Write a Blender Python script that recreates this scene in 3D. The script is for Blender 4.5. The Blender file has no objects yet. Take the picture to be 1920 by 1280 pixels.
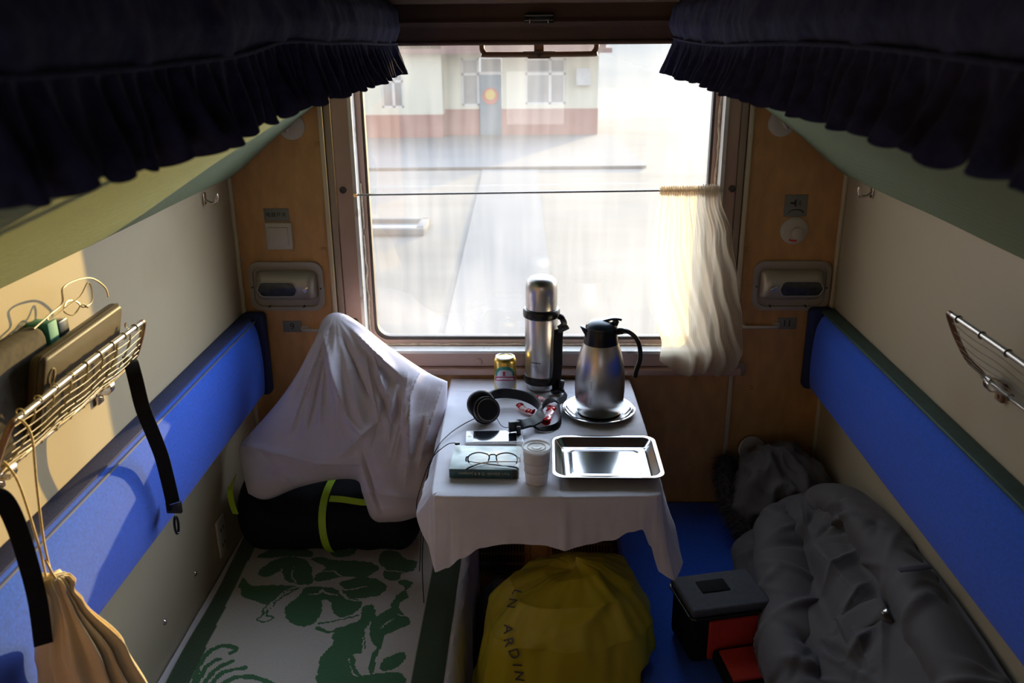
import bpy, bmesh, math, random
from mathutils import Vector, Matrix, noise, Quaternion
random.seed(7)
S = bpy.context.scene
COL = S.collection
PI = math.pi
# ---------------------------------------------------------------- camera, world, sun, exposure
cam = bpy.data.cameras.new('camera'); camo = bpy.data.objects.new('camera', cam); COL.objects.link(camo)
_r = Vector((0.999637, 0.025696, -0.008097)); _u = Vector((-0.000953, 0.334054, 0.942554)); _f = Vector((-0.026925, 0.942204, -0.333957))
m = Matrix.Identity(4)
for i in range(3):
    m[i][0], m[i][1], m[i][2] = _r[i], _u[i], -_f[i]
m[0][3], m[1][3], m[2][3] = 0.0035, -2.66, 1.80
camo.matrix_world = m
cam.sensor_width = 36; cam.lens = 30.94; cam.clip_start = 0.02; cam.clip_end = 500
cam.dof.use_dof = True; cam.dof.focus_distance = 2.45; cam.dof.aperture_fstop = 5.0
S.camera = camo
S.view_settings.view_transform = 'Standard'; S.view_settings.look = 'None'
S.view_settings.gamma = 1.0; S.view_settings.use_curve_mapping = False
S.view_settings.exposure = 0.55
wd = bpy.data.worlds.new('sky'); S.world = wd; wd.use_nodes = True
nt = wd.node_tree; bg = nt.nodes['Background']
tc = nt.nodes.new('ShaderNodeTexCoord'); sx = nt.nodes.new('ShaderNodeSeparateXYZ'); rp = nt.nodes.new('ShaderNodeValToRGB')
nt.links.new(tc.outputs['Generated'], sx.inputs[0]); nt.links.new(sx.outputs['Z'], rp.inputs[0]); 
# the hazy sky is brighter around the low sun
dp = nt.nodes.new('ShaderNodeVectorMath'); dp.operation = 'DOT_PRODUCT'; nt.links.new(tc.outputs['Generated'], dp.inputs[0]); dp.inputs[1].default_value = Vector((0.41, 0.93, 0.11)).normalized()
mxm = nt.nodes.new('ShaderNodeMath'); mxm.operation = 'MAXIMUM'; mxm.inputs[1].default_value = 0.0; nt.links.new(dp.outputs['Value'], mxm.inputs[0])
pwm = nt.nodes.new('ShaderNodeMath'); pwm.operation = 'POWER'; pwm.inputs[1].default_value = 4.0; nt.links.new(mxm.outputs[0], pwm.inputs[0])
mam = nt.nodes.new('ShaderNodeMath'); mam.operation = 'MULTIPLY_ADD'; mam.inputs[1].default_value = 12.0; mam.inputs[2].default_value = 1.9; nt.links.new(pwm.outputs[0], mam.inputs[0]); nt.links.new(mam.outputs[0], bg.inputs['Strength'])
nt.links.new(rp.outputs[0], bg.inputs['Color'])
rp.color_ramp.elements[0].position = 0.0; rp.color_ramp.elements[0].color = (1.0, 0.97, 0.96, 1)
rp.color_ramp.elements[1].position = 0.5; rp.color_ramp.elements[1].color = (0.62, 0.76, 1.0, 1)
sun = bpy.data.lights.new('sun', 'SUN'); suno = bpy.data.objects.new('sun', sun); COL.objects.link(suno)
sun.energy = 6.5; sun.color = (1.0, 0.66, 0.20); sun.angle = math.radians(0.6)
SUND = Vector((0.41, 0.93, 0.11)).normalized()      # towards the low sun
suno.rotation_euler = SUND.to_track_quat('Z', 'Y').to_euler()
suno.location = SUND * 30
try:
    S.cycles.use_denoising = True
    S.cycles.max_bounces = 10; S.cycles.diffuse_bounces = 6; S.cycles.transparent_max_bounces = 12; S.cycles.transmission_bounces = 6
    S.cycles.sample_clamp_indirect = 6.0; S.cycles.caustics_reflective = False
except Exception: pass
def portal(name, loc, rot, sx_, sy_):
    l = bpy.data.lights.new(name, 'AREA'); l.shape = 'RECTANGLE'; l.size = sx_; l.size_y = sy_
    l.cycles.is_portal = True
    o = bpy.data.objects.new(name, l); o.location = loc; o.rotation_euler = rot; COL.objects.link(o)
portal('window_portal', (0, 0.12, 1.3), (-PI/2, 0, 0), 1.15, 1.05)
portal('corridor_portal', (0, -3.62, 1.35), (PI/2, 0, 0), 0.4, 0.36)
FL = -0.15
# ---------------------------------------------------------------- helpers
ORG = {}
def obj(name, bm, mat, parent=None, smooth=True, sharp=None):
    me = bpy.data.meshes.new(name)
    if parent is not None:
        o0 = ORG[parent.name]
        bmesh.ops.translate(bm, verts=bm.verts[:], vec=-o0)
    else: o0 = Vector((0, 0, 0))
    bmesh.ops.recalc_face_normals(bm, faces=bm.faces[:])
    if smooth:
        for f in bm.faces: f.smooth = True
        for e in bm.edges:
            if len(e.link_faces) == 2 and e.calc_face_angle(0) > (sharp or 0.7): e.smooth = False
    bm.to_mesh(me); bm.free()
    me.materials.append(mat)
    o = bpy.data.objects.new(name, me); COL.objects.link(o)
    if parent is not None: o.parent = parent
    ORG[o.name] = o0
    return o
def thing(name, label, cat, loc, group=None):
    o = bpy.data.objects.new(name, None); o.empty_display_size = 0.05; COL.objects.link(o)
    o.location = loc; o['label'] = label; o['category'] = cat
    if group: o['group'] = group
    ORG[o.name] = Vector(loc)
    return o
def tag(o, label, cat, group=None):
    o['label'] = label; o['category'] = cat
    if group: o['group'] = group
    return o
def struct(name, bm, mat, smooth=False):
    o = obj(name, bm, mat, None, smooth); o['kind'] = 'structure'; return o
def dup(root, d, label=None, group=None):
    def cp(o, par):
        c = o.copy(); COL.objects.link(c)
        if par is not None: c.parent = par
        for ch in list(o.children): cp(ch, c)
        return c
    r = cp(root, None); r.location = Vector(root.location) + Vector(d)
    ORG[r.name] = Vector(r.location)
    if label: r['label'] = label
    if group: r['group'] = group
    return r
def NB(): return bmesh.new()
def box(bm, c, s, rot=None, bev=0.0, seg=2):
    t = bmesh.new(); bmesh.ops.create_cube(t, size=1.0)
    bmesh.ops.scale(t, vec=Vector(s), verts=t.verts[:])
    if bev > 0: bmesh.ops.bevel(t, geom=t.edges[:], offset=bev, segments=seg, profile=0.5, affect='EDGES')
    M = Matrix.Translation(Vector(c))
    if rot is not None: M = M @ rot.to_4x4()
    bmesh.ops.transform(t, matrix=M, verts=t.verts[:])
    merge(bm, t)
def bx(bm, x0, x1, y0, y1, z0, z1, bev=0.0, seg=2):
    box(bm, ((x0+x1)/2, (y0+y1)/2, (z0+z1)/2), (abs(x1-x0), abs(y1-y0), abs(z1-z0)), None, bev, seg)
def merge(bm, t):
    me = bpy.data.meshes.new('tmp'); t.to_mesh(me); t.free(); bm.from_mesh(me); bpy.data.meshes.remove(me)
def eul(x, y, z): return Matrix.Rotation(z, 3, 'Z') @ Matrix.Rotation(y, 3, 'Y') @ Matrix.Rotation(x, 3, 'X')
def lathe(bm, prof, c=(0, 0, 0), seg=40, rot=None, cap=True):
    rings = []; c = Vector(c)
    for r, z in prof:
        ring = []
        for i in range(seg):
            a = 2*PI*i/seg; v = Vector((r*math.cos(a), r*math.sin(a), z))
            if rot is not None: v = rot @ v
            ring.append(bm.verts.new(c + v))
        rings.append(ring)
    for a, b in zip(rings, rings[1:]):
        for i in range(seg):
            j = (i+1) % seg
            bm.faces.new((a[i], a[j], b[j], b[i]))
    if cap:
        for ring in (rings[0], rings[-1]):
            try: bm.faces.new(ring)
            except ValueError: pass
def cyl(bm, p0, p1, r, seg=20, r1=None):
    p0 = Vector(p0); d = Vector(p1) - p0; q = d.to_track_quat('Z', 'Y').to_matrix()
    lathe(bm, [(r, 0), (r if r1 is None else r1, d.length)], p0, seg, q)
def smooth_path(pts, n=6, closed=False):
    pts = [Vector(p) for p in pts]; out = []; N = len(pts)
    rng = range(N) if closed else range(N-1)
    for i in rng:
        if closed: p0, p1, p2, p3 = pts[(i-1) % N], pts[i], pts[(i+1) % N], pts[(i+2) % N]
        else: p0, p1, p2, p3 = pts[max(i-1, 0)], pts[i], pts[i+1], pts[min(i+2, N-1)]
        for k in range(n):
            t = k/n
            out.append(0.5*((2*p1)+(p2-p0)*t+(2*p0-5*p1+4*p2-p3)*t*t+(3*p1-p0-3*p2+p3)*t**3))
    if not closed: out.append(pts[-1])
    return out
def tube(bm, pts, r, seg=8, closed=False, flat=None, up=None, cap=True):
    """r: radius (or list).  flat=(w,h): rectangular-ish ribbon section with 'up' as thickness direction"""
    pts = [Vector(p) for p in pts]; n = len(pts); rings = []
    prev = None
    for i, p in enumerate(pts):
        if closed: d = pts[(i+1) % n] - pts[i-1]
        else: d = pts[min(i+1, n-1)] - pts[max(i-1, 0)]
        if d.length < 1e-9: d = Vector((0, 0, 1))
        d.normalize()
        if up is not None:
            u = Vector(up) if not callable(up) else Vector(up(i/(n-1)))
            s = d.cross(u)
            if s.length < 1e-4: s = d.orthogonal()
            s.normalize(); w = s.cross(d).normalized()
        else:
            if prev is None: s = d.orthogonal().normalized()
            else:
                s = prev - d*prev.dot(d)
                if s.length < 1e-6: s = d.orthogonal()
                s.normalize()
            w = d.cross(s)
        prev = s
        rr = r[i] if isinstance(r, (list, tuple)) else r
        ring = []
        if flat:
            a, b = flat[0]/2, flat[1]/2
            c_ = min(a, b)*0.5
            for x, y in ((a, b-c_), (a-c_, b), (-a+c_, b), (-a, b-c_), (-a, -b+c_), (-a+c_, -b), (a-c_, -b), (a, -b+c_)):
                ring.append(bm.verts.new(p + s*x + w*y))
        else:
            for k in range(seg):
                an = 2*PI*k/seg
                ring.append(bm.verts.new(p + (s*math.cos(an) + w*math.sin(an))*rr))
        rings.append(ring)
    m_ = len(rings[0])
    pairs = list(zip(rings, rings[1:])) + ([(rings[-1], rings[0])] if closed else [])
    for a, b in pairs:
        for k in range(m_):
            j = (k+1) % m_
            bm.faces.new((a[k], a[j], b[j], b[k]))
    if cap and not closed:
        bm.faces.new(rings[0]); bm.faces.new(rings[-1])
def grid(bm, fn, nu, nv, cu=False, cv=False):
    V = [[bm.verts.new(fn(i/(nu if cu else nu-1), j/(nv if cv else nv-1))) for j in range(nv)] for i in range(nu)]
    for i in range(nu if cu else nu-1):
        for j in range(nv if cv else nv-1):
            a, b, c, d = V[i][j], V[(i+1) % nu][j], V[(i+1) % nu][(j+1) % nv], V[i][(j+1) % nv]
            try: bm.faces.new((a, b, c, d))
            except ValueError: pass
    return V
def interp(xs, ys, x):
    if x <= xs[0]: return ys[0]
    for i in range(len(xs)-1):
        if x <= xs[i+1]:
            t = (x-xs[i])/(xs[i+1]-xs[i]); t = t*t*(3-2*t)
            return ys[i]+(ys[i+1]-ys[i])*t
    return ys[-1]
def nz(p, s=1.0): return noise.noise(Vector(p)*s)
def ridge(p, s, k=2.0): return (1-abs(noise.noise(Vector(p)*s))*2.2)**k if abs(noise.noise(Vector(p)*s)) < .45 else 0.0
def sample(pts, t):
    n = len(pts)-1; x = max(0, min(t, 1))*n; i = min(int(x), n-1); f = x-i
    return pts[i].lerp(pts[i+1], f)
def arclen(pts):
    pts = [Vector(p) for p in pts]; L = [0]
    for a, b in zip(pts, pts[1:]): L.append(L[-1]+(b-a).length)
    out = []; tot = L[-1]; n = 80
    j = 0
    for i in range(n+1):
        s = tot*i/n
        while j < len(L)-2 and L[j+1] < s: j += 1
        f = (s-L[j])/max(L[j+1]-L[j], 1e-9)
        out.append(pts[j].lerp(pts[j+1], max(0, min(f, 1))))
    return out
def coons(Bo, To, Le, Ri):
    Bo, To, Le, Ri = [arclen(smooth_path(x, 5)) for x in (Bo, To, Le, Ri)]
    p00, p10, p01, p11 = Bo[0], Bo[-1], To[0], To[-1]
    def f(u, v):
        return (sample(Bo, u)*(1-v)+sample(To, u)*v+sample(Le, v)*(1-u)+sample(Ri, v)*u
                -(p00*(1-u)*(1-v)+p10*u*(1-v)+p01*(1-u)*v+p11*u*v))
    return f
def puff(bm, patch, normal, tf, tb, nu, nv, wr=None, ex=0.5):
    """closed pillow like body over a Coons patch: tf/tb thickness to the front/back"""
    n = Vector(normal).normalized()
    def prof(u, v): return max(0.0, (1-(2*u-1)**4)*(1-(2*v-1)**4))**ex
    def F(u, v):
        p = patch(u, v); h = prof(u, v); q = p+n*tf*h
        if wr: q = q+n*wr(u, v, p)*min(1, h*2.5)
        return q
    def Bk(u, v): return patch(u, v)-n*tb*prof(u, v)
    VF = grid(bm, F, nu, nv); VB = grid(bm, Bk, nu, nv)
    bmesh.ops.remove_doubles(bm, verts=bm.verts[:], dist=1e-5)
def text(body, size, loc, rot, mat, parent, depth=0.0006, name='lettering'):
    cu = bpy.data.curves.new(name, 'FONT'); cu.body = body; cu.size = size; cu.extrude = depth
    cu.align_x = 'CENTER'; cu.align_y = 'CENTER'
    o = bpy.data.objects.new(name, cu); COL.objects.link(o); cu.materials.append(mat)
    bpy.context.view_layer.update()
    me = bpy.data.meshes.new_from_object(o); bpy.data.objects.remove(o); o = bpy.data.objects.new(name, me); COL.objects.link(o)
    o.rotation_euler = rot
    if parent is not None: o.parent = parent; o.location = Vector(loc)-ORG[parent.name]
    else: o.location = loc
    ORG[o.name] = ORG[parent.name] if parent else Vector((0, 0, 0))
    return o
def seg_creases(segs):
    def f(x, y):
        w = 0.0
        for ax, ay, bx_, by, wd_, h, side_ in segs:
            dx, dy = bx_-ax, by-ay; L2 = dx*dx+dy*dy
            t = ((x-ax)*dx+(y-ay)*dy)/L2
            if t < -0.15 or t > 1.15: continue
            tt = max(0, min(1, t)); ex, ey = x-ax-dx*tt, y-ay-dy*tt
            d = math.hypot(ex, ey)
            if d > wd_*3.2: continue
            sg = 1 if (dx*ey-dy*ex) > 0 else -1
            k = math.exp(-(d/wd_)**2); asym = math.exp(-(d/(wd_*2.2))**2)*sg*side_
            w += h*(k+0.6*asym)*math.sin(PI*max(0.02, min(.98, tt*.9+.05)))**0.6
        return w
    return f
# ---------------------------------------------------------------- materials
def mat(name, col, rough=0.6, metal=0.0, var=0.08, vscale=6.0, bump=0.0, bscale=200.0, sheen=0.0, spec=0.5, kind='noise', aniso=0.0, stretch=None, col2=None, c2s=3.0, c2t=0.6, trans=0.0, alpha=1.0, coat=0.0, stint=(1, 1, 1)):
    M = bpy.data.materials.new(name); M.use_nodes = True; N = M.node_tree.nodes; L = M.node_tree.links
    b = N['Principled BSDF']; b.inputs['Roughness'].default_value = rough; b.inputs['Metallic'].default_value = metal
    b.inputs['Specular IOR Level'].default_value = spec
    if sheen: b.inputs['Sheen Weight'].default_value = sheen; b.inputs['Sheen Tint'].default_value = (*stint, 1)
    if coat: b.inputs['Coat Weight'].default_value = coat; b.inputs['Coat Roughness'].default_value = 0.1
    if aniso: b.inputs['Anisotropic'].default_value = aniso
    if trans: b.inputs['Transmission Weight'].default_value = trans
    if alpha < 1: b.inputs['Alpha'].default_value = alpha
    t = N.new('ShaderNodeTexCoord'); src = t.outputs['Object']
    if stretch:
        mp = N.new('ShaderNodeMapping'); mp.inputs['Scale'].default_value = stretch; L.new(src, mp.inputs[0]); src = mp.outputs[0]
    n = N.new('ShaderNodeTexNoise'); n.inputs['Scale'].default_value = vscale; n.inputs['Detail'].default_value = 5; L.new(src, n.inputs['Vector'])
    r = N.new('ShaderNodeValToRGB'); L.new(n.outputs['Fac'], r.inputs[0])
    c = Vector(col); e = r.color_ramp.elements
    e[0].position = 0.3; e[1].position = 0.7
    e[0].color = (*[max(0, x*(1-var)) for x in c], 1); e[1].color = (*[min(1, x*(1+var)) for x in c], 1)
    out = r.outputs[0]
    if col2:
        n2 = N.new('ShaderNodeTexNoise'); n2.inputs['Scale'].default_value = c2s; n2.inputs['Detail'].default_value = 6; L.new(src, n2.inputs['Vector'])
        r2 = N.new('ShaderNodeValToRGB'); r2.color_ramp.elements[0].position = c2t; r2.color_ramp.elements[1].position = c2t+0.12
        L.new(n2.outputs['Fac'], r2.inputs[0])
        mx = N.new('ShaderNodeMix'); mx.data_type = 'RGBA'; L.new(r2.outputs[0], mx.inputs[0]); L.new(out, mx.inputs[6]); mx.inputs[7].default_value = (*col2, 1)
        out = mx.outputs[2]
    L.new(out, b.inputs['Base Color'])
    if bump:
        if kind == 'weave':
            w1 = N.new('ShaderNodeTexWave'); w1.inputs['Scale'].default_value = bscale; w1.bands_direction = 'X'; L.new(src, w1.inputs['Vector'])
            w2 = N.new('ShaderNodeTexWave'); w2.inputs['Scale'].default_value = bscale; w2.bands_direction = 'Z'; L.new(src, w2.inputs['Vector'])
            w3 = N.new('ShaderNodeTexWave'); w3.inputs['Scale'].default_value = bscale; w3.bands_direction = 'Y'; L.new(src, w3.inputs['Vector'])
            a1 = N.new('ShaderNodeMath'); a1.operation = 'ADD'; L.new(w1.outputs['Fac'], a1.inputs[0]); L.new(w2.outputs['Fac'], a1.inputs[1])
            a2 = N.new('ShaderNodeMath'); a2.operation = 'ADD'; L.new(a1.outputs[0], a2.inputs[0]); L.new(w3.outputs['Fac'], a2.inputs[1]); h = a2.outputs[0]
        else:
            n3 = N.new('ShaderNodeTexNoise'); n3.inputs['Scale'].default_value = bscale; n3.inputs['Detail'].default_value = 3; L.new(src, n3.inputs['Vector']); h = n3.outputs['Fac']
        bp = N.new('ShaderNodeBump'); bp.inputs['Strength'].default_value = bump; bp.inputs['Distance'].default_value = 0.002
        L.new(h, bp.inputs['Height']); L.new(bp.outputs[0], b.inputs['Normal'])
    return M
M = {}
M['wall_cream'] = mat('cream_laminate', (0.47, 0.395, 0.27), 0.45, var=0.04, vscale=3, bump=0.1, bscale=90, col2=(0.44, 0.35, 0.23), c2s=2.0, c2t=0.62)
M['wood'] = mat('tan_woodgrain_laminate', (0.56, 0.297, 0.112), 0.5, var=0.14, vscale=10, bump=0.12, bscale=120, stretch=(3, 3, 1.2))
M['trim_cream'] = mat('cream_plastic_strip', (0.62, 0.52, 0.37), 0.4, var=0.05)
M['band'] = mat('taupe_painted_band', (0.36, 0.27, 0.20), 0.5, var=0.05)
M['pink'] = mat('pinkish_taupe_paint', (0.50, 0.33, 0.27), 0.42, var=0.07, vscale=8, col2=(0.24, 0.15, 0.10), c2s=9, c2t=0.68)
M['lip'] = mat('edge_light_pale_grey', (0.72, 0.68, 0.64), 0.4, var=0.1, vscale=14, col2=(0.35, 0.28, 0.22), c2s=16, c2t=0.62)  # pale tone puts window light on the edge into the colour
M['rubber'] = mat('dark_rubber_gasket', (0.09, 0.075, 0.07), 0.6, var=0.2, vscale=30)
M['foam'] = mat('dried_sealant', (0.62, 0.52, 0.40), 0.8, var=0.3, vscale=50, bump=0.6, bscale=80)
M['ceil'] = mat('brown_ceiling_laminate', (0.16, 0.11, 0.07), 0.6, var=0.1)
M['floor'] = mat('grey_vinyl_floor', (0.10, 0.09, 0.08), 0.5, var=0.3, vscale=40)
M['teal'] = mat('teal_woven_upholstery', (0.12, 0.23, 0.19), 0.85, var=0.18, vscale=260, bump=0.6, bscale=110, kind='weave', sheen=0.6, stint=(0.9, 0.85, 0.5), spec=0.15)
M['navy'] = mat('navy_cotton', (0.034, 0.038, 0.105), 0.9, var=0.3, vscale=60, bump=0.3, bscale=300, sheen=0.04, spec=0.15)
M['blue'] = mat('bright_blue_upholstery', (0.004, 0.100, 0.68), 0.78, var=0.16, vscale=170, bump=0.3, bscale=180, kind='weave', sheen=0.28, stint=(1.0, 0.80, 0.70), spec=0.15)
M['bluedark'] = mat('dark_blue_upholstery_end', (0.012, 0.022, 0.10), 0.8, var=0.2, vscale=120, bump=0.2, bscale=200)
M['greentrim'] = mat('dark_green_trim', (0.03, 0.075, 0.065), 0.6, var=0.15, vscale=40)
M['white'] = mat('white_cotton', (0.74, 0.72, 0.79), 0.9, var=0.04, vscale=20, bump=0.15, bscale=350, sheen=0.1)
M['pillow'] = mat('lilac_white_cotton', (0.66, 0.60, 0.68), 0.9, var=0.05, vscale=10, bump=0.2, bscale=350, sheen=0.1)
M['steel'] = mat('brushed_steel', (0.52, 0.50, 0.49), 0.31, 1.0, var=0.08, vscale=30, aniso=0.6, stretch=(1, 1, 1), bump=0.0)
M['polished'] = mat('polished_steel', (0.75, 0.77, 0.80), 0.13, 1.0, var=0.06, vscale=12, bump=0.04, bscale=25)
M['chrome'] = mat('dull_chrome', (0.65, 0.58, 0.52), 0.25, 1.0, var=0.15, vscale=30)
M['black'] = mat('black_plastic', (0.009, 0.009, 0.011), 0.32, var=0.2, spec=0.35)
M['blacksoft'] = mat('black_leatherette', (0.009, 0.009, 0.012), 0.5, var=0.2, bump=0.1, bscale=250, spec=0.3)
M['blackfab'] = mat('black_nylon', (0.008, 0.008, 0.010), 0.75, var=0.3, vscale=80, bump=0.2, bscale=260, kind='weave', spec=0.15)
M['lid'] = mat('blue_black_plastic', (0.02, 0.035, 0.06), 0.3, var=0.1)
M['gold'] = mat('gold_can_print', (0.72, 0.50, 0.12), 0.28, 0.85, var=0.1, vscale=20)
M['alu'] = mat('bright_aluminium', (0.85, 0.86, 0.88), 0.25, 1.0, var=0.05)
M['cangreen'] = mat('green_can_print', (0.05, 0.30, 0.22), 0.35, 0.3, var=0.1)
M['canwhite'] = mat('white_can_print', (0.62, 0.63, 0.66), 0.4, 0.3, var=0.12, vscale=60)
M['canred'] = mat('crimson_can_print', (0.55, 0.06, 0.14), 0.4, 0.2, var=0.15)
M['ivory'] = mat('ivory_plastic', (0.55, 0.50, 0.44), 0.4, var=0.04)
M['grayplastic'] = mat('grey_brown_plastic', (0.38, 0.33, 0.28), 0.38, var=0.06, vscale=12)
M['silverplastic'] = mat('silver_grey_plastic', (0.46, 0.42, 0.38), 0.3, 0.25, var=0.05)
M['label'] = mat('grey_label_plate', (0.20, 0.20, 0.19), 0.5, var=0.06)
M['ink'] = mat('dark_print', (0.02, 0.018, 0.02), 0.6, var=0.1)
M['redprint'] = mat('red_print', (0.6, 0.03, 0.02), 0.5, var=0.1)
M['darkglass'] = mat('smoky_lamp_lens', (0.05, 0.05, 0.045), 0.25, var=0.3, vscale=60)
M['brass'] = mat('warm_metal_wire', (0.62, 0.50, 0.30), 0.35, 0.6, var=0.15, vscale=40)
M['tubegrey'] = mat('grey_coated_tube', (0.50, 0.46, 0.43), 0.3, 0.7, var=0.1, vscale=40)
M['rope'] = mat('khaki_net_cord', (0.50, 0.42, 0.20), 0.85, var=0.25, vscale=200, bump=0.4, bscale=300)
M['cordtan'] = mat('cream_cord', (0.70, 0.55, 0.30), 0.85, var=0.15, vscale=200)
M['muslin'] = mat('unbleached_muslin', (0.807, 0.662, 0.435), 0.9, var=0.07, vscale=14, bump=0.3, bscale=300, sheen=0.15)
M['leather'] = mat('olive_bronze_leatherette', (0.075, 0.055, 0.028), 0.5, var=0.15, vscale=20, bump=0.1, bscale=200, spec=0.35)
M['tealbox'] = mat('teal_card_box', (0.05, 0.30, 0.25), 0.6, var=0.1)
M['khakipad'] = mat('dark_brown_fabric', (0.05, 0.04, 0.03), 0.9, var=0.3, vscale=60)
M['lime'] = mat('lime_webbing', (0.38, 0.55, 0.02), 0.6, var=0.1, bump=0.2, bscale=200)
M['yellow'] = mat('yellow_nylon_cover', (0.50, 0.42, 0.02), 0.5, var=0.12, vscale=5, bump=0.15, bscale=60, col2=(0.36, 0.42, 0.03), c2s=2.2, c2t=0.52)
M['red'] = mat('red_nylon', (0.55, 0.035, 0.02), 0.7, var=0.15, vscale=20, bump=0.3, bscale=200, kind='weave')
M['greylid'] = mat('charcoal_nylon', (0.055, 0.06, 0.075), 0.7, var=0.15, vscale=60, bump=0.3, bscale=220, kind='weave')
M['jacket'] = mat('grey_taupe_twill', (0.084, 0.073, 0.075), 0.75, var=0.09, vscale=8, bump=0.2, bscale=300, sheen=0.1)
M['jackpatch'] = mat('dark_grey_tape', (0.07, 0.06, 0.075), 0.7, var=0.1)
M['fur'] = mat('dark_brown_fur', (0.055, 0.045, 0.04), 0.8, var=0.6, vscale=90)
M['phonewhite'] = mat('white_phone_shell', (0.80, 0.80, 0.84), 0.25, var=0.02)
M['screen'] = mat('dark_phone_glass', (0.01, 0.011, 0.016), 0.06, var=0.1, coat=0.5)
M['booktop'] = mat('book_cover_print', (0.42, 0.52, 0.50), 0.4, var=0.3, vscale=24, stretch=(1, 2.2, 1), col2=(0.62, 0.50, 0.42), c2s=14, c2t=0.56)
M['spine'] = mat('dark_teal_spine', (0.025, 0.085, 0.09), 0.4, var=0.25, vscale=30)
M['pages'] = mat('book_pages', (0.60, 0.52, 0.42), 0.9, var=0.12, vscale=200, stretch=(0.05, 0.05, 8))
M['spinetext'] = mat('pale_spine_lettering', (0.42, 0.42, 0.30), 0.6, var=0.1)
M['papercup'] = mat('white_paper', (0.80, 0.77, 0.74), 0.7, var=0.05, vscale=30)
M['candyred'] = mat('glossy_red_wrapper', (0.60, 0.02, 0.02), 0.2, var=0.35, vscale=40, bump=0.5, bscale=60)
M['candypink'] = mat('glossy_pink_wrapper', (0.75, 0.45, 0.45), 0.2, var=0.35, vscale=60, bump=0.5, bscale=60)
M['grille'] = mat('brown_painted_grille', (0.20, 0.12, 0.06), 0.5, var=0.1)
M['holeshade'] = mat('hole_shade_black', (0.01, 0.01, 0.01), 0.9)  # near-black colour standing for the shade inside holes
M['brownblind'] = mat('brown_blind_fabric', (0.14, 0.085, 0.065), 0.8, var=0.15, vscale=5, bump=0.3, bscale=200)
M['handle'] = mat('brown_metal_and_tube_shade', (0.25, 0.14, 0.08), 0.35, var=0.1)  # brown of the handle, also painted shade on the rack ends
M['shadebag'] = mat('white_bag_shade_grey', (0.10, 0.10, 0.13), 0.8, var=0.2)  # a white bag; its grey has the shade under the table painted in
M['stationwall'] = mat('pale_yellow_render', (0.524, 0.501, 0.41), 0.9, var=0.04, vscale=1)
M['stationred'] = mat('brick_red_plinth', (0.265, 0.11, 0.096), 0.9, var=0.12, vscale=2)
M['stationroof'] = mat('dusky_roof', (0.169, 0.092, 0.086), 0.8, var=0.1)
M['extwhite'] = mat('white_window_frame', (0.479, 0.479, 0.479), 0.6)
M['extglass'] = mat('grey_station_glass', (0.158, 0.174, 0.189), 0.3, var=0.3, vscale=1.2)
M['bluedoor'] = mat('grey_blue_door', (0.109, 0.174, 0.218), 0.6, var=0.06)
M['ext_dirt'] = mat('pale_dusty_ground', (0.138, 0.124, 0.109), 0.95, var=0.14, vscale=0.35, stretch=(1, 3, 1), col2=(0.135, 0.125, 0.115), c2s=0.2, c2t=0.55)
M['concrete'] = mat('pale_concrete', (0.116, 0.118, 0.123), 0.9, var=0.06, vscale=0.8)
M['hill'] = mat('pale_dry_hillside', (0.159, 0.146, 0.124), 0.95, var=0.12, vscale=0.1)
def special(name): 
    q = bpy.data.materials.new(name); q.use_nodes = True; q.node_tree.nodes.clear(); return q, q.node_tree.nodes, q.node_tree.links
def sheer(name, col, trans_col, opac, stripes=0.0, scale=60):
    q, N, L = special(name)
    o = N.new('ShaderNodeOutputMaterial'); d = N.new('ShaderNodeBsdfDiffuse'); t = N.new('ShaderNodeBsdfTranslucent'); p = N.new('ShaderNodeBsdfTransparent')
    d.inputs[0].default_value = (*col, 1); t.inputs[0].default_value = (*trans_col, 1)
    m1 = N.new('ShaderNodeMixShader'); m1.inputs[0].default_value = 0.62; L.new(d.outputs[0], m1.inputs[1]); L.new(t.outputs[0], m1.inputs[2])
    m2 = N.new('ShaderNodeMixShader'); L.new(p.outputs[0], m2.inputs[1]); L.new(m1.outputs[0], m2.inputs[2])
    tc = N.new('ShaderNodeTexCoord')
    if stripes:
        w = N.new('ShaderNodeTexWave'); w.bands_direction = 'X'; w.inputs['Scale'].default_value = scale; L.new(tc.outputs['UV'], w.inputs[0])
        mr = N.new('ShaderNodeMapRange'); mr.inputs[3].default_value = opac-stripes; mr.inputs[4].default_value = min(1, opac+stripes); L.new(w.outputs['Fac'], mr.inputs[0]); L.new(mr.outputs[0], m2.inputs[0])
    else: m2.inputs[0].default_value = opac
    L.new(m2.outputs[0], o.inputs[0]); return q
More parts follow.
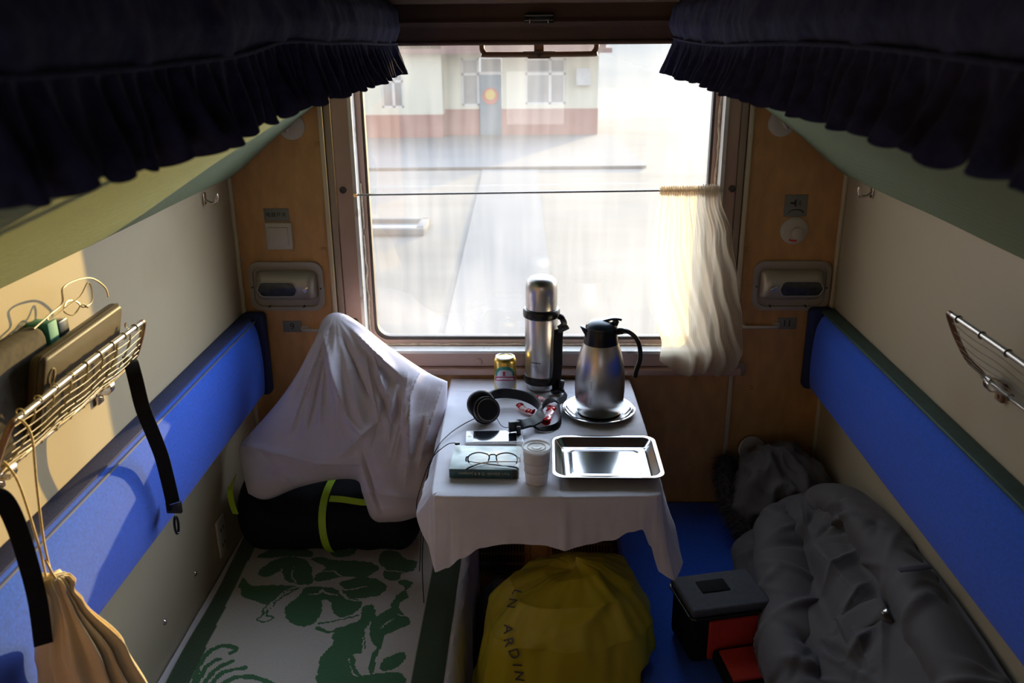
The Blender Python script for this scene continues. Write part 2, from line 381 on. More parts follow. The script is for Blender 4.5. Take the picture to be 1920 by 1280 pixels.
def dusty_glass():
    q, N, L = special('dusty_window_glass')
    o = N.new('ShaderNodeOutputMaterial'); p = N.new('ShaderNodeBsdfTransparent'); p.inputs[0].default_value = (0.93, 0.95, 0.94, 1)
    t = N.new('ShaderNodeBsdfTranslucent'); t.inputs[0].default_value = (0.93, 0.90, 0.90, 1)
    g = N.new('ShaderNodeBsdfGlossy'); g.inputs['Roughness'].default_value = 0.02
    tc = N.new('ShaderNodeTexCoord')
    mp = N.new('ShaderNodeMapping'); mp.inputs['Scale'].default_value = (11, 1, 0.9); L.new(tc.outputs['Object'], mp.inputs[0])
    n1 = N.new('ShaderNodeTexNoise'); n1.inputs['Scale'].default_value = 3.0; n1.inputs['Detail'].default_value = 4; L.new(mp.outputs[0], n1.inputs[0])
    n2 = N.new('ShaderNodeTexNoise'); n2.inputs['Scale'].default_value = 2.4; n2.inputs['Detail'].default_value = 3; L.new(tc.outputs['Object'], n2.inputs[0])
    v = N.new('ShaderNodeTexVoronoi'); v.inputs['Scale'].default_value = 34; L.new(tc.outputs['Object'], v.inputs[0])
    lt = N.new('ShaderNodeMath'); lt.operation = 'LESS_THAN'; lt.inputs[1].default_value = 0.035; L.new(v.outputs['Distance'], lt.inputs[0])
    a = N.new('ShaderNodeMapRange'); a.inputs[3].default_value = 0.0; a.inputs[4].default_value = 0.018; a.inputs[1].default_value = .3; a.inputs[2].default_value = .7; L.new(n1.outputs['Fac'], a.inputs[0])
    b = N.new('ShaderNodeMapRange'); b.inputs[3].default_value = 0.015; b.inputs[4].default_value = 0.045; b.inputs[1].default_value = .35; b.inputs[2].default_value = .65; L.new(n2.outputs['Fac'], b.inputs[0])
    s1 = N.new('ShaderNodeMath'); s1.operation = 'ADD'; L.new(a.outputs[0], s1.inputs[0]); L.new(b.outputs[0], s1.inputs[1])
    s2 = N.new('ShaderNodeMath'); s2.operation = 'MULTIPLY_ADD'; L.new(lt.outputs[0], s2.inputs[0]); s2.inputs[1].default_value = 0.08; L.new(s1.outputs[0], s2.inputs[2])
    m1 = N.new('ShaderNodeMixShader'); L.new(s2.outputs[0], m1.inputs[0]); L.new(p.outputs[0], m1.inputs[1]); L.new(t.outputs[0], m1.inputs[2])
    m2 = N.new('ShaderNodeMixShader'); m2.inputs[0].default_value = 0.04; L.new(m1.outputs[0], m2.inputs[1]); L.new(g.outputs[0], m2.inputs[2])
    L.new(m2.outputs[0], o.inputs[0]); return q
M['glass'] = dusty_glass()
M['curtain'] = sheer('sheer_cream_fabric', (0.72, 0.65, 0.55), (0.74, 0.62, 0.45), 0.82, 0.10, 16)
M['wrap'] = sheer('clear_plastic_film', (0.9, 0.88, 0.86), (0.9, 0.88, 0.86), 0.22)
M['lens'] = sheer('spectacle_lens', (0.8, 0.82, 0.85), (0.9, 0.9, 0.9), 0.10)
# ---------------------------------------------------------------- setting: room
bm = NB(); bx(bm, -0.99, 0.99, -3.6, 0.0, FL-0.05, FL); struct('floor', bm, M['floor'])
bm = NB(); bx(bm, -0.99, 0.99, -3.6, 0.0, 2.35, 2.40); struct('ceiling', bm, M['ceil'])
for sgn, nm in ((-1, 'wall_left'), (1, 'wall_right')):
    bm = NB(); bx(bm, sgn*0.93, sgn*0.99, -2.75, 0.0, FL, 2.35)
    w = struct(nm, bm, M['wall_cream'])
    bm = NB(); bx(bm, sgn*0.918, sgn*0.9305, -0.018, -0.0005, FL, 2.3, 0.004); struct('trim_%d' % (4 if sgn < 0 else 5), bm, M['trim_cream'])
    for y, z in ((-0.62, 0.40), (-0.83, 0.40), (-1.06, 0.40)):
        bm = NB(); cyl(bm, (sgn*0.9305, y, z), (sgn*0.9265, y, z), 0.008, 12, 0.005); obj('stud', bm, M['chrome'], w)
bm = NB()
bx(bm, -0.99, -0.78, -2.46, -2.40, FL, 2.35); bx(bm, 0.78, 0.99, -2.46, -2.40, FL, 2.35); bx(bm, -0.78, 0.78, -2.46, -2.40, 2.05, 2.35)
struct('wall_doorway', bm, M['wood'])
for sgn in (-1, 1):
    bm = NB(); bx(bm, sgn*0.93, sgn*0.99, -3.6, -2.75, FL, 2.35); struct('wall_corridor_end', bm, M['wall_cream'])
bm = NB()
bx(bm, -0.99, -0.20, -3.60, -3.55, FL, 2.35); bx(bm, 0.20, 0.99, -3.60, -3.55, FL, 2.35)
bx(bm, -0.20, 0.20, -3.60, -3.55, FL, 1.17); bx(bm, -0.20, 0.20, -3.60, -3.55, 1.53, 2.35)  # unseen opening, its size set by how much fill light it lets in
struct('wall_back', bm, M['wall_cream'])
# far wall with the window opening
OX0, OX1, OZ0, OZ1 = -0.545, 0.560, 0.826, 1.80
bm = NB()
bx(bm, -0.99, OX0, 0, 0.09, FL, 2.35); bx(bm, OX1, 0.99, 0, 0.09, FL, 2.35)
bx(bm, OX0, OX1, 0, 0.09, FL, OZ0); bx(bm, OX0, OX1, 0, 0.09, OZ1, 2.35)
wf = struct('wall_far', bm, M['wood'])
for sgn in (-1, 1):
    bm = NB(); bx(bm, sgn*0.640, sgn*0.626, -0.012, 0.001, 0.30, 2.34, 0.003); obj('cover_strip', bm, M['trim_cream'], wf)
    bm = NB(); bx(bm, sgn*0.622, sgn*0.602, -0.010, 0.001, 0.76, 2.34, 0.003); obj('side_band', bm, M['band'], wf)
    bm = NB(); bx(bm, sgn*0.626, sgn*0.622, -0.003, 0.001, 0.76, 2.34); obj('shadow_groove', bm, M['rubber'], wf)
    for x, z in ((0.651, 1.482), (0.657, 1.158), (0.70, 0.70), (0.70, 0.47)):
        bm = NB(); lathe(bm, [(0.0085, 0), (0.0085, 0.002), (0.006, 0.004)], (sgn*x, 0, z), 16, eul(PI/2, 0, 0))
        bx(bm, sgn*x-0.005, sgn*x+0.005, -0.0052, -0.0038, z-0.001, z+0.001); bx(bm, sgn*x-0.001, sgn*x+0.001, -0.0052, -0.0038, z-0.005, z+0.005)
        obj('screw', bm, M['wood'], wf)
# window surround
bm = NB()
bx(bm, -0.600, -0.545, -0.014, 0.001, 0.775, 1.86, 0.004)
w1 = struct('trim_1', bm, M['pink'])
bm = NB(); bx(bm, 0.560, 0.600, -0.014, 0.001, 0.775, 1.86, 0.004); struct('trim_2', bm, M['pink'])
bm = NB(); bx(bm, -0.600, 0.600, -0.018, 0.001, 0.778, 0.826, 0.004); tr3 = struct('trim_3', bm, M['pink'])
bm = NB(); bx(bm, -0.600, 0.66, -0.034, 0.001, 0.752, 0.776, 0.006); struct('window_sill', bm, M['pink'])
bm = NB(); bx(bm, 0.600, 0.675, -0.020, 0.001, 0.745, 0.790, 0.008); 
for zz in (0.757, 0.775): cyl(bm, (0.655, -0.019, zz), (0.655, -0.023, zz), 0.006, 12)
obj('sill_end_cap', bm, M['band'], wf)
for x, z in ((-0.579, 1.347), (0.589, 1.347), (-0.570, 0.930)):
    bm = NB(); lathe(bm, [(0.0105, 0.0), (0.0105, 0.004), (0.007, 0.006), (0.004, 0.003)], (x, -0.014, z), 18, eul(PI/2, 0, 0)); obj('frame_bolt', bm, M['rubber'], wf)
bm = NB(); lathe(bm, [(0.011, 0.0), (0.011, 0.003), (0.006, 0.005)], (-0.18, -0.018, 0.795), 18, eul(PI/2, 0, 0)); obj('frame_bolt', bm, M['pink'], wf)
# window_1 : reveal, lip, gasket, glass
def rrect(x0, x1, z0, z1, r, n=8):
    pts = []
    for cx, cz, a0 in ((x1-r, z1-r, 0), (x0+r, z1-r, PI/2), (x0+r, z0+r, PI), (x1-r, z0+r, 1.5*PI)):
        for k in range(n+1):
            a = a0+PI/2*k/n; pts.append((cx+r*math.cos(a), cz+r*math.sin(a)))
    return pts
def ring(bm, oa, ob, y0, y1):
    """closed solid between two outlines oa (outer) and ob (inner) with equal counts"""
    n = len(oa); V = []
    for (o, y) in ((oa, y0), (oa, y1), (ob, y1), (ob, y0)):
        V.append([bm.verts.new((p[0], y, p[1])) for p in o])
    for a, b in zip(V, V[1:]+V[:1]):
        for i in range(n):
            j = (i+1) % n; bm.faces.new((a[i], a[j], b[j], b[i]))
bm = NB(); ring(bm, rrect(OX0-0.002, OX1+0.002, OZ0-0.002, OZ1+0.03, 0.004), rrect(OX0+0.009, OX1-0.009, OZ0+0.007, OZ1+0.02, 0.020), -0.024, 0.062)
win = obj('window_1', bm, M['lip']); win['kind'] = 'structure'
bm = NB(); ring(bm, rrect(OX0+0.008, OX1-0.008, OZ0+0.006, OZ1+0.02, 0.02), rrect(OX0+0.026, OX1-0.026, OZ0+0.026, OZ1, 0.045), 0.030, 0.060); obj('window_frame', bm, M['pink'], win)
bm = NB(); ring(bm, rrect(OX0+0.025, OX1-0.025, OZ0+0.025, OZ1, 0.045), rrect(OX0+0.034, OX1-0.034, OZ0+0.036, OZ1-0.01, 0.045), 0.036, 0.062); obj('window_gasket', bm, M['rubber'], win)
bm = NB()
for (x, z0, z1, s) in ((OX1-0.014, 1.33, 1.62, 1), (OX0+0.013, 1.22, 1.36, -1), (OX0+0.014, 0.85, 1.2, -1)):
    pts = [(x+0.004*noise.noise(Vector((x, 0, z*31))), 0.024+0.004*noise.noise(Vector((5, x, z*23))), z) for z in [z0+(z1-z0)*i/40 for i in range(41)]]
    tube(bm, pts, [0.003+0.003*abs(noise.noise(Vector((z*.7, 2, 3)))) for z in range(41)], 6)
pts = [(x, 0.028, OZ0+0.012+0.003*noise.noise(Vector((x*25, 0, 1)))) for x in [OX0+0.03+i*0.025 for i in range(40)]]
tube(bm, pts, 0.0035, 6)
obj('sealant_bead', bm, M['foam'], win)
bm = NB(); bx(bm, OX0+0.03, OX1-0.03, 0.0475, 0.0500, OZ0+0.03, OZ1)
obj('window_pane', bm, M['glass'], win, smooth=False)
# roller blind box above the window, latch, handle
bt = thing('roller_blind', 'brown fabric roller blind pulled just over the top edge of the window', 'blind', (0, -0.03, 1.87))
bm = NB()
def blindf(u, v):
    x = -0.60+1.20*u; z = 1.765+0.105*v
    y = -0.050-0.010*math.sin(v*PI)*0.6-0.010*(1 if 0.42 < v < 0.62 else 0)*math.sin((v-0.42)/0.2*PI)-0.003*nz((x*4, 0, z*30))
    return Vector((x, y, z))
grid(bm, blindf, 80, 24)
obj('blind_fabric', bm, M['brownblind'], bt)
bm = NB(); tube(bm, [(-0.60, -0.052, 1.765), (0.60, -0.052, 1.765)], 0.0065, 10); obj('bottom_rail', bm, M['brownblind'], bt)
bm = NB(); bx(bm, -0.62, 0.62, -0.075, -0.001, 1.868, 1.93, 0.01); obj('cassette', bm, M['band'], bt)
lt = thing('blind_latch', 'small black metal spring latch on the brown blind above the window', 'latch', (0.0115, -0.066, 1.82))
bm = NB(); bx(bm, -0.029, 0.052, -0.072, -0.064, 1.816, 1.842, 0.002); obj('plate', bm, M['black'], lt)
bm = NB(); tube(bm, [(-0.027, -0.075, 1.836), (0.050, -0.075, 1.836)], 0.0025, 8); tube(bm, [(-0.027, -0.075, 1.824), (0.050, -0.075, 1.824)], 0.002, 8); obj('spring_bar', bm, M['chrome'], lt)
for x in (-0.014, 0.037):
    bm = NB(); box(bm, (x, -0.076, 1.822), (0.003, 0.004, 0.012), None, 0.001); obj('pin', bm, M['alu'], lt)
hd = thing('window_handle', 'brown metal pull handle hanging below the blind at the window top', 'handle', (0.0115, -0.01, 1.76))
bm = NB()
tube(bm, smooth_path([(-0.150, -0.02, 1.775), (-0.150, -0.036, 1.750), (-0.142, -0.040, 1.737), (-0.125, -0.040, 1.733), (0.15, -0.040, 1.733), (0.166, -0.040, 1.738), (0.174, -0.036, 1.751), (0.174, -0.02, 1.775)], 5), 0.0078, 10)
obj('grip', bm, M['handle'], hd)
bm = NB(); bx(bm, -0.002, 0.026, -0.036, -0.012, 1.738, 1.775, 0.002)
t_ = bmesh.new(); vs = [t_.verts.new((x, y, z)) for y in (-0.046, -0.038) for x, z in ((-0.034, 1.742), (0.058, 1.742), (0.042, 1.722), (-0.018, 1.722))]
t_.faces.new(vs[:4]); t_.faces.new(vs[4:][::-1])
for i in range(4): t_.faces.new((vs[i], vs[(i+1) % 4], vs[4+(i+1) % 4], vs[4+i]))
merge(bm, t_); obj('bracket', bm, M['handle'], hd)
bm = NB(); cyl(bm, (0.0125, -0.046, 1.732), (0.0125, -0.050, 1.732), 0.0065, 14); obj('screw', bm, M['rubber'], hd)
# ---------------------------------------------------------------- exterior
GZ = -1.25
bm = NB(); bx(bm, -60, 60, 0.6, 90, GZ-0.3, GZ); struct('ground_outside', bm, M['ext_dirt'])
bm = NB()
def hillf(u, v):
    x = -90+180*u; y = 46+60*v; z = GZ+(v**1.2)*5.5+1.2*nz((x*.05, y*.05, 0))*v*1.5-0.05
    return Vector((x, y, z))
grid(bm, hillf, 50, 16); struct('hillside', bm, M['hill'], True)
bm = NB()
vs = [bm.verts.new(p) for p in ((-4.9, 17.7, GZ+0.02), (2.55, 17.9, GZ+0.02), (2.3, 24.3, GZ+0.02), (-5.4, 24.3, GZ+0.02))]
vt = [bm.verts.new(v.co+Vector((0, 0, 0.05))) for v in vs]
bm.faces.new(vt)
for i in range(4): bm.faces.new((vs[i], vs[(i+1) % 4], vt[(i+1) % 4], vt[i]))
struct('platform', bm, M['concrete'])
bm = NB(); bx(bm, -1.0, 0.15, 1.0, 17.7, GZ, GZ+0.03)
pts = [(-0.85, 1.0), (0.30, 1.0), (0.05, 17.7), (-1.22, 17.7)]
bm.free(); bm = NB()
vs = [bm.verts.new((x, y, GZ+0.005)) for x, y in pts]; vt = [bm.verts.new((x, y, GZ+0.02)) for x, y in pts]
bm.faces.new(vt)
for i in range(4): bm.faces.new((vs[i], vs[(i+1) % 4], vt[(i+1) % 4], vt[i]))
struct('path_outside', bm, M['concrete'])
st = thing('station_building', 'pale yellow station building with a brick red plinth outside the window', 'building', (-0.5, 24.5, GZ))
def bpart(n, m_, a, parent=st):
    bm = NB()
    for r in a: bx(bm, *r)
    return obj(n, bm, M[m_], parent, smooth=False)
HZ = -0.43
bpart('wall', 'stationwall', [(-2.72, -2.20, 24.4, 30, HZ, 2.0), (-1.00, -0.31, 24.4, 30, HZ, 2.0), (0.88, 1.84, 24.4, 30, HZ, 2.0), (-2.2, -1.0, 24.4, 30, 1.02, 2.0), (-0.31, 0.88, 24.4, 30, 1.0, 2.0), (-2.2, -1.7, 24.4, 30, HZ, -0.33), (-0.31, 0.88, 24.4, 30, HZ, -0.30)])
bpart('plinth', 'stationred', [(-2.74, -1.70, 24.36, 30, GZ, HZ), (-1.02, 1.85, 24.36, 30, GZ, HZ)])
bpart('side_wing_wall', 'stationwall', [(-9, -2.72, 23.8, 30, HZ-0.1, -0.33), (-9, -4.5, 23.8, 30, -0.33, 0.78), (-3.85, -2.72, 23.8, 30, -0.33, 0.78), (-9, -2.72, 23.8, 30, 0.78, 1.45)])
bpart('side_wing_plinth', 'stationred', [(-9, -2.74, 23.76, 30, GZ, HZ-0.1)])
bpart('roof', 'stationroof', [(-9.4, 2.15, 23.5, 30.5, 1.16, 1.30), (-9.2, 2.0, 23.8, 30, 1.30, 1.5)])
def ext_window(x0, x1, z0, z1, y, bars, name='window'):
    f = bpart(name, 'extwhite', [(x0, x1, y, y+.08, z1-.06, z1), (x0, x1, y, y+.08, z0, z0+.05), (x0, x0+.06, y, y+.08, z0, z1), (x1-.06, x1, y, y+.08, z0, z1)]
              + [(b-.04, b+.04, y, y+.08, z0, z1) for b in bars] + [(x0, x1, y, y+.08, z0+(z1-z0)*.66-.03, z0+(z1-z0)*.66+.04)])
    edges = [x0]+bars+[x1]
    for a, b in zip(edges, edges[1:]):
        bpart('pane', 'extglass', [(a, b, y+.05, y+.07, z0, z0+(z1-z0)*.66)], f); bpart('pane', 'extglass', [(a, b, y+.05, y+.07, z0+(z1-z0)*.66, z1)], f)
    return f
ext_window(-2.20, -1.68, -0.33, 1.02, 24.43, [])
ext_window(-0.31, 0.88, -0.30, 1.0, 24.43, [0.42])
ext_window(-4.5, -3.85, -0.33, 0.78, 23.85, [-4.15])
dr = bpart('door', 'bluedoor', [(-1.68, -1.02, 24.42, 24.50, GZ, 0.56)])
bm = NB(); cyl(bm, (-1.35, 24.42, -0.06), (-1.35, 24.39, -0.06), 0.24, 24); obj('door_emblem', bm, mat('dull_red_emblem_paint', (0.42, 0.10, 0.08), 0.7), dr)
bm = NB(); cyl(bm, (-1.35, 24.39, -0.02), (-1.35, 24.37, -0.02), 0.15, 24); obj('emblem_centre', bm, mat('yellow_emblem_paint', (0.50, 0.34, 0.06), 0.6), dr)
bpart('transom_light', 'extglass', [(-1.62, -1.02, 24.45, 24.48, 0.62, 1.0)]); bpart('transom_bar', 'extwhite', [(-1.68, -1.0, 24.40, 24.50, 0.55, 0.63)])
bpart('wall_box', 'extwhite', [(1.18, 1.60, 24.25, 24.4, 0.24, 0.72)])
tr = thing('concrete_trough', 'low pale concrete trough on the ground left of the path outside', 'trough', (-2.3, 11.3, GZ))
bm = NB(); bx(bm, -2.85, -1.75, 10.9, 11.05, GZ, GZ+.12, .02); bx(bm, -2.85, -1.75, 11.65, 11.8, GZ, GZ+.12, .02); bx(bm, -2.85, -2.7, 10.95, 11.75, GZ, GZ+.12, .02); bx(bm, -1.9, -1.75, 10.95, 11.75, GZ, GZ+.12, .02); obj('rim', bm, M['concrete'], tr)
bm = NB(); bx(bm, -2.72, -1.88, 11.02, 11.68, GZ, GZ+.05); obj('bottom', bm, M['extglass'], tr)
# ---------------------------------------------------------------- upper berths and their covers
def side(s): return 'left' if s < 0 else 'right'
def berth(s):
    b = thing('upper_berth', 'upper sleeping berth on the %s with a tilted teal padded underside' % side(s), 'berth', (s*0.93, -1.0, 1.4), 'upper berths folded against the side walls')
    bm = NB()
    prof = [(0.9285, 1.385), (0.905, 1.392), (0.86, 1.425), (0.77, 1.500), (0.70, 1.552), (0.63, 1.602), (0.565, 1.655), (0.50, 1.700), (0.44, 1.735), (0.425, 1.75), (0.44, 1.775), (0.60, 1.80), (0.9285, 1.80)]
    def f(u, v):
        k = u*(len(prof)-1); i = min(int(k), len(prof)-2); t = k-i
        x = prof[i][0]*(1-t)+prof[i+1][0]*t; z = prof[i][1]*(1-t)+prof[i+1][1]*t
        y = -0.004-1.97*v
        if v < 0.02: z += (0.02-v)*0.3 if u < 0.7 else 0
        z += 0.003*nz((y*2.2, x*3, s))
        return Vector((s*x, y, z))
    V = grid(bm, f, 49, 60)
    bm.faces.new([V[i][0] for i in range(49)]); bm.faces.new([V[i][-1] for i in range(49)])
    obj('underside_pad', bm, M['teal'], b)
    bm = NB(); bx(bm, s*0.9285, s*0.45, -1.97, -0.006, 1.80, 1.83, 0.004); obj('berth_board', bm, M['band'], b)
    c = thing('berth_cover', 'dark navy ruffled cotton cover hanging over the edge of the %s upper berth' % side(s), 'bed cover', (s*0.60, -1.0, 1.84), 'navy ruffled covers on the upper berths')
    # path round the far corner then along the edge
    path = [(0.62, -0.045), (0.52, -0.050), (0.44, -0.058), (0.395, -0.075), (0.37, -0.11), (0.362, -0.17)]
    yy = -0.25
    while yy > -2.06:
        path.append((0.365+0.012*noise.noise(Vector((yy*2.1, s*3, 0)))+(0.02 if yy < -1.2 and s < 0 else 0.01 if yy < -1.2 else 0), yy)); yy -= 0.12
    P = arclen(smooth_path([(x, y, 0) for x, y in path], 5))
    prof2 = [(0.30, 1.852), (0.18, 1.884), (0.06, 1.885), (0.025, 1.875), (0.006, 1.850), (0.0, 1.81), (0.008, 1.788), (0.016, 1.772)]
    def pr(v, tab):
        k = v*(len(tab)-1); i = min(int(k), len(tab)-2); t = k-i
        return tab[i][0]*(1-t)+tab[i+1][0]*t, tab[i][1]*(1-t)+tab[i+1][1]*t
    def nrm(t):
        a, b_ = sample(P, max(0, t-0.01)), sample(P, min(1, t+0.01)); d = (b_-a).normalized()
        return Vector((-d.y, d.x, 0)) if False else Vector((d.y, -d.x, 0))
    def base(t):
        p = sample(P, t); n = nrm(t)
        if n.x > 0.2 and t > 0.1: n = -n
        if t <= 0.1: n = Vector((0, 1, 0)) if n.y < 0 else n
        return p, n
    def seamz(y): return 0.006*math.sin(y*4+s)+(0.01*math.exp(-((y+1.2)/0.15)**2) if s < 0 else 0)
    def top(u, v):
        p, n = base(u); d, z = pr(v, prof2)
        q = p-n*d*(1.0 if d > 0.03 else 1)
        w = 0.006*nz((q.y*7, z*9, s*5))+0.004*nz((q.y*22, z*12, 1))
        # soft slanting drag folds
        w += 0.007*max(0, math.sin(q.y*26+z*30+s))**3*(1 if v > .5 else .3)
        q = q+n*w*(1 if v > 0.35 else 0.2)
        return Vector((s*q.x, min(q.y, -0.012), z+seamz(q.y)*(v**2)+ (0.02*nz((q.x*6, q.y*4, 2)) if v < .4 else 0)))
    bm = NB(); grid(bm, top, 300, 30); o = obj('cover_cloth', bm, M['navy'], c)
    bm = NB(); tube(bm, [Vector((s*(base(i/200)[0]-base(i/200)[1]*0.010).x, min((base(i/200)[0]-base(i/200)[1]*0.010).y, -0.012), 1.772+seamz(base(i/200)[0].y))) for i in range(201)], 0.0032, 6); obj('piping', bm, M['navy'], c)
    def ruf(u, v):
        p, n = base(u); L = u*2.35
        ph = L*2*PI/0.044+9.0*noise.noise(Vector((L*3.3, s, 0)))
        ph2 = L*2*PI/0.085+3*noise.noise(Vector((L*2, s, 4)))
        amp = (0.0025+0.016*v)*(0.6+0.8*abs(noise.noise(Vector((L*6, 3, s)))))
        w = amp*math.sin(ph+v*0.5*math.sin(L*30))+0.014*v*math.sin(ph2)-0.012+0.012*v+0.010*v*noise.noise(Vector((L*14, v*1.5, s)))
        bot = 1.690-(0.022*math.exp(-((p.y+1.65)/0.35)**2) if s < 0 else 0.004)+0.005*math.sin(ph+1.3)+0.005*noise.noise(Vector((L*40, 2, s)))+0.006*nz((L*9, 1, s))
        z = 1.770+seamz(p.y)*(1-v)-(1.770-bot)*v
        q = p+n*w
        return Vector((s*q.x, min(q.y, -0.008), z))
    bm = NB(); grid(bm, ruf, 1300, 14); obj('ruffle', bm, M['navy'], c, sharp=3)
berth(-1); berth(1)
# ---------------------------------------------------------------- lower berths, backrests
def backrest(s):
    b = thing('backrest', 'long blue upholstered backrest pad on the %s wall' % side(s), 'backrest', (s*0.93, -1.0, 0.72), 'long blue backrest pads on the side walls')
    z0, z1 = (0.700, 0.955) if s < 0 else (0.725, 0.972)
    bm = NB()
    prof = [(0.9285, z0+0.004), (0.895, z0), (0.870, z0+0.006), (0.861, z0+0.022), (0.857, z0+0.10), (0.862, z0+0.19), (0.872, z1-0.022), (0.888, z1-0.004), (0.9285, z1)]
    sp = smooth_path([(a, 0, c) for a, c in prof], 4)
    def f(u, v):
        p = sp[min(int(round(u*(len(sp)-1))), len(sp)-1)]
        y = -0.05-1.93*v; e = min(v*1.93, (1-v)*1.93)
        k = 1-0.35*max(0, 1-e/0.03)**2
        x = 0.9285-(0.9285-p.x)*k; zc = (z0+z1)/2; z = zc+(p.z-zc)*(1-0.06*max(0, 1-e/0.03)**2)
        return Vector((s*(x-0.0025*nz((y*3, z*6, s))*(0.93-x)*10), y, z))
    V = grid(bm, f, len(sp), 120); bm.faces.new([r[0] for r in V]); bm.faces.new([r[-1] for r in V])
    obj('pad', bm, M['blue'], b)
    bm = NB(); bx(bm, s*0.9285, s*0.852, -0.054, -0.006, z0-0.012, z1+0.008, 0.016, 4); obj('end_cap', bm, M['bluedark'], b)
    if s > 0:
        bm = NB(); bx(bm, 0.9285, 0.886, -1.98, -0.03, z1-0.004, z1+0.006, 0.003); obj('top_trim', bm, M['greentrim'], b)
    else:
        bm = NB(); tube(bm, [(-0.877, y, z1-0.012) for y in [-0.06-1.9*i/30 for i in range(31)]], 0.0035, 6); obj('piping', bm, mat('grey_blue_piping', (0.07, 0.09, 0.20), 0.7), b)
        bm = NB(); bx(bm, -0.9285, -0.884, -1.98, -0.05, z1-0.003, z1+0.002, 0.001); obj('top_trim', bm, M['bluedark'], b)
backrest(-1); backrest(1)
def lower(s):
    b = thing('lower_berth', ('left lower berth under the green blanket and white sheet' if s < 0 else 'right lower berth with a bright blue cushion under the grey coat'), 'berth', (s*0.6, -1.0, FL), 'lower berths')
    xe = 0.215 if s < 0 else 0.270
    bm = NB(); bx(bm, s*0.9285, s*(xe+0.02), -2.0, -0.006, FL, 0.195, 0.004); obj('base', bm, M['wood'], b)
    bm = NB(); bx(bm, s*0.9285, s*xe, -2.0, -0.008, 0.196, 0.288, 0.018, 4); obj('cushion', bm, M['blue'], b)
lower(-1); lower(1)
sh = NB()
def sheetf(u, v):
    # from wall, over the cushion, down the front
    L = v*1.08; y = -0.02-1.96*u
    if L < 0.725:
        x = -0.926+L; z = 0.291+0.002*nz((x*9, y*9, 0))
        return Vector((x, y, z))
    d = L-0.725
    w = 0.010*math.sin(y*30+2*math.sin(y*7))*min(1, d*8)+0.006*nz((y*30, d*4, 2))
    return Vector((-0.2+(-0.004 if d < .01 else 0.0)+abs(w)+0.004, y, 0.288-d))
grid(sh, sheetf, 160, 60)
tag(obj('bed_sheet', sh, M['white']), 'white cotton sheet hanging over the edge of the left lower berth', 'sheet')
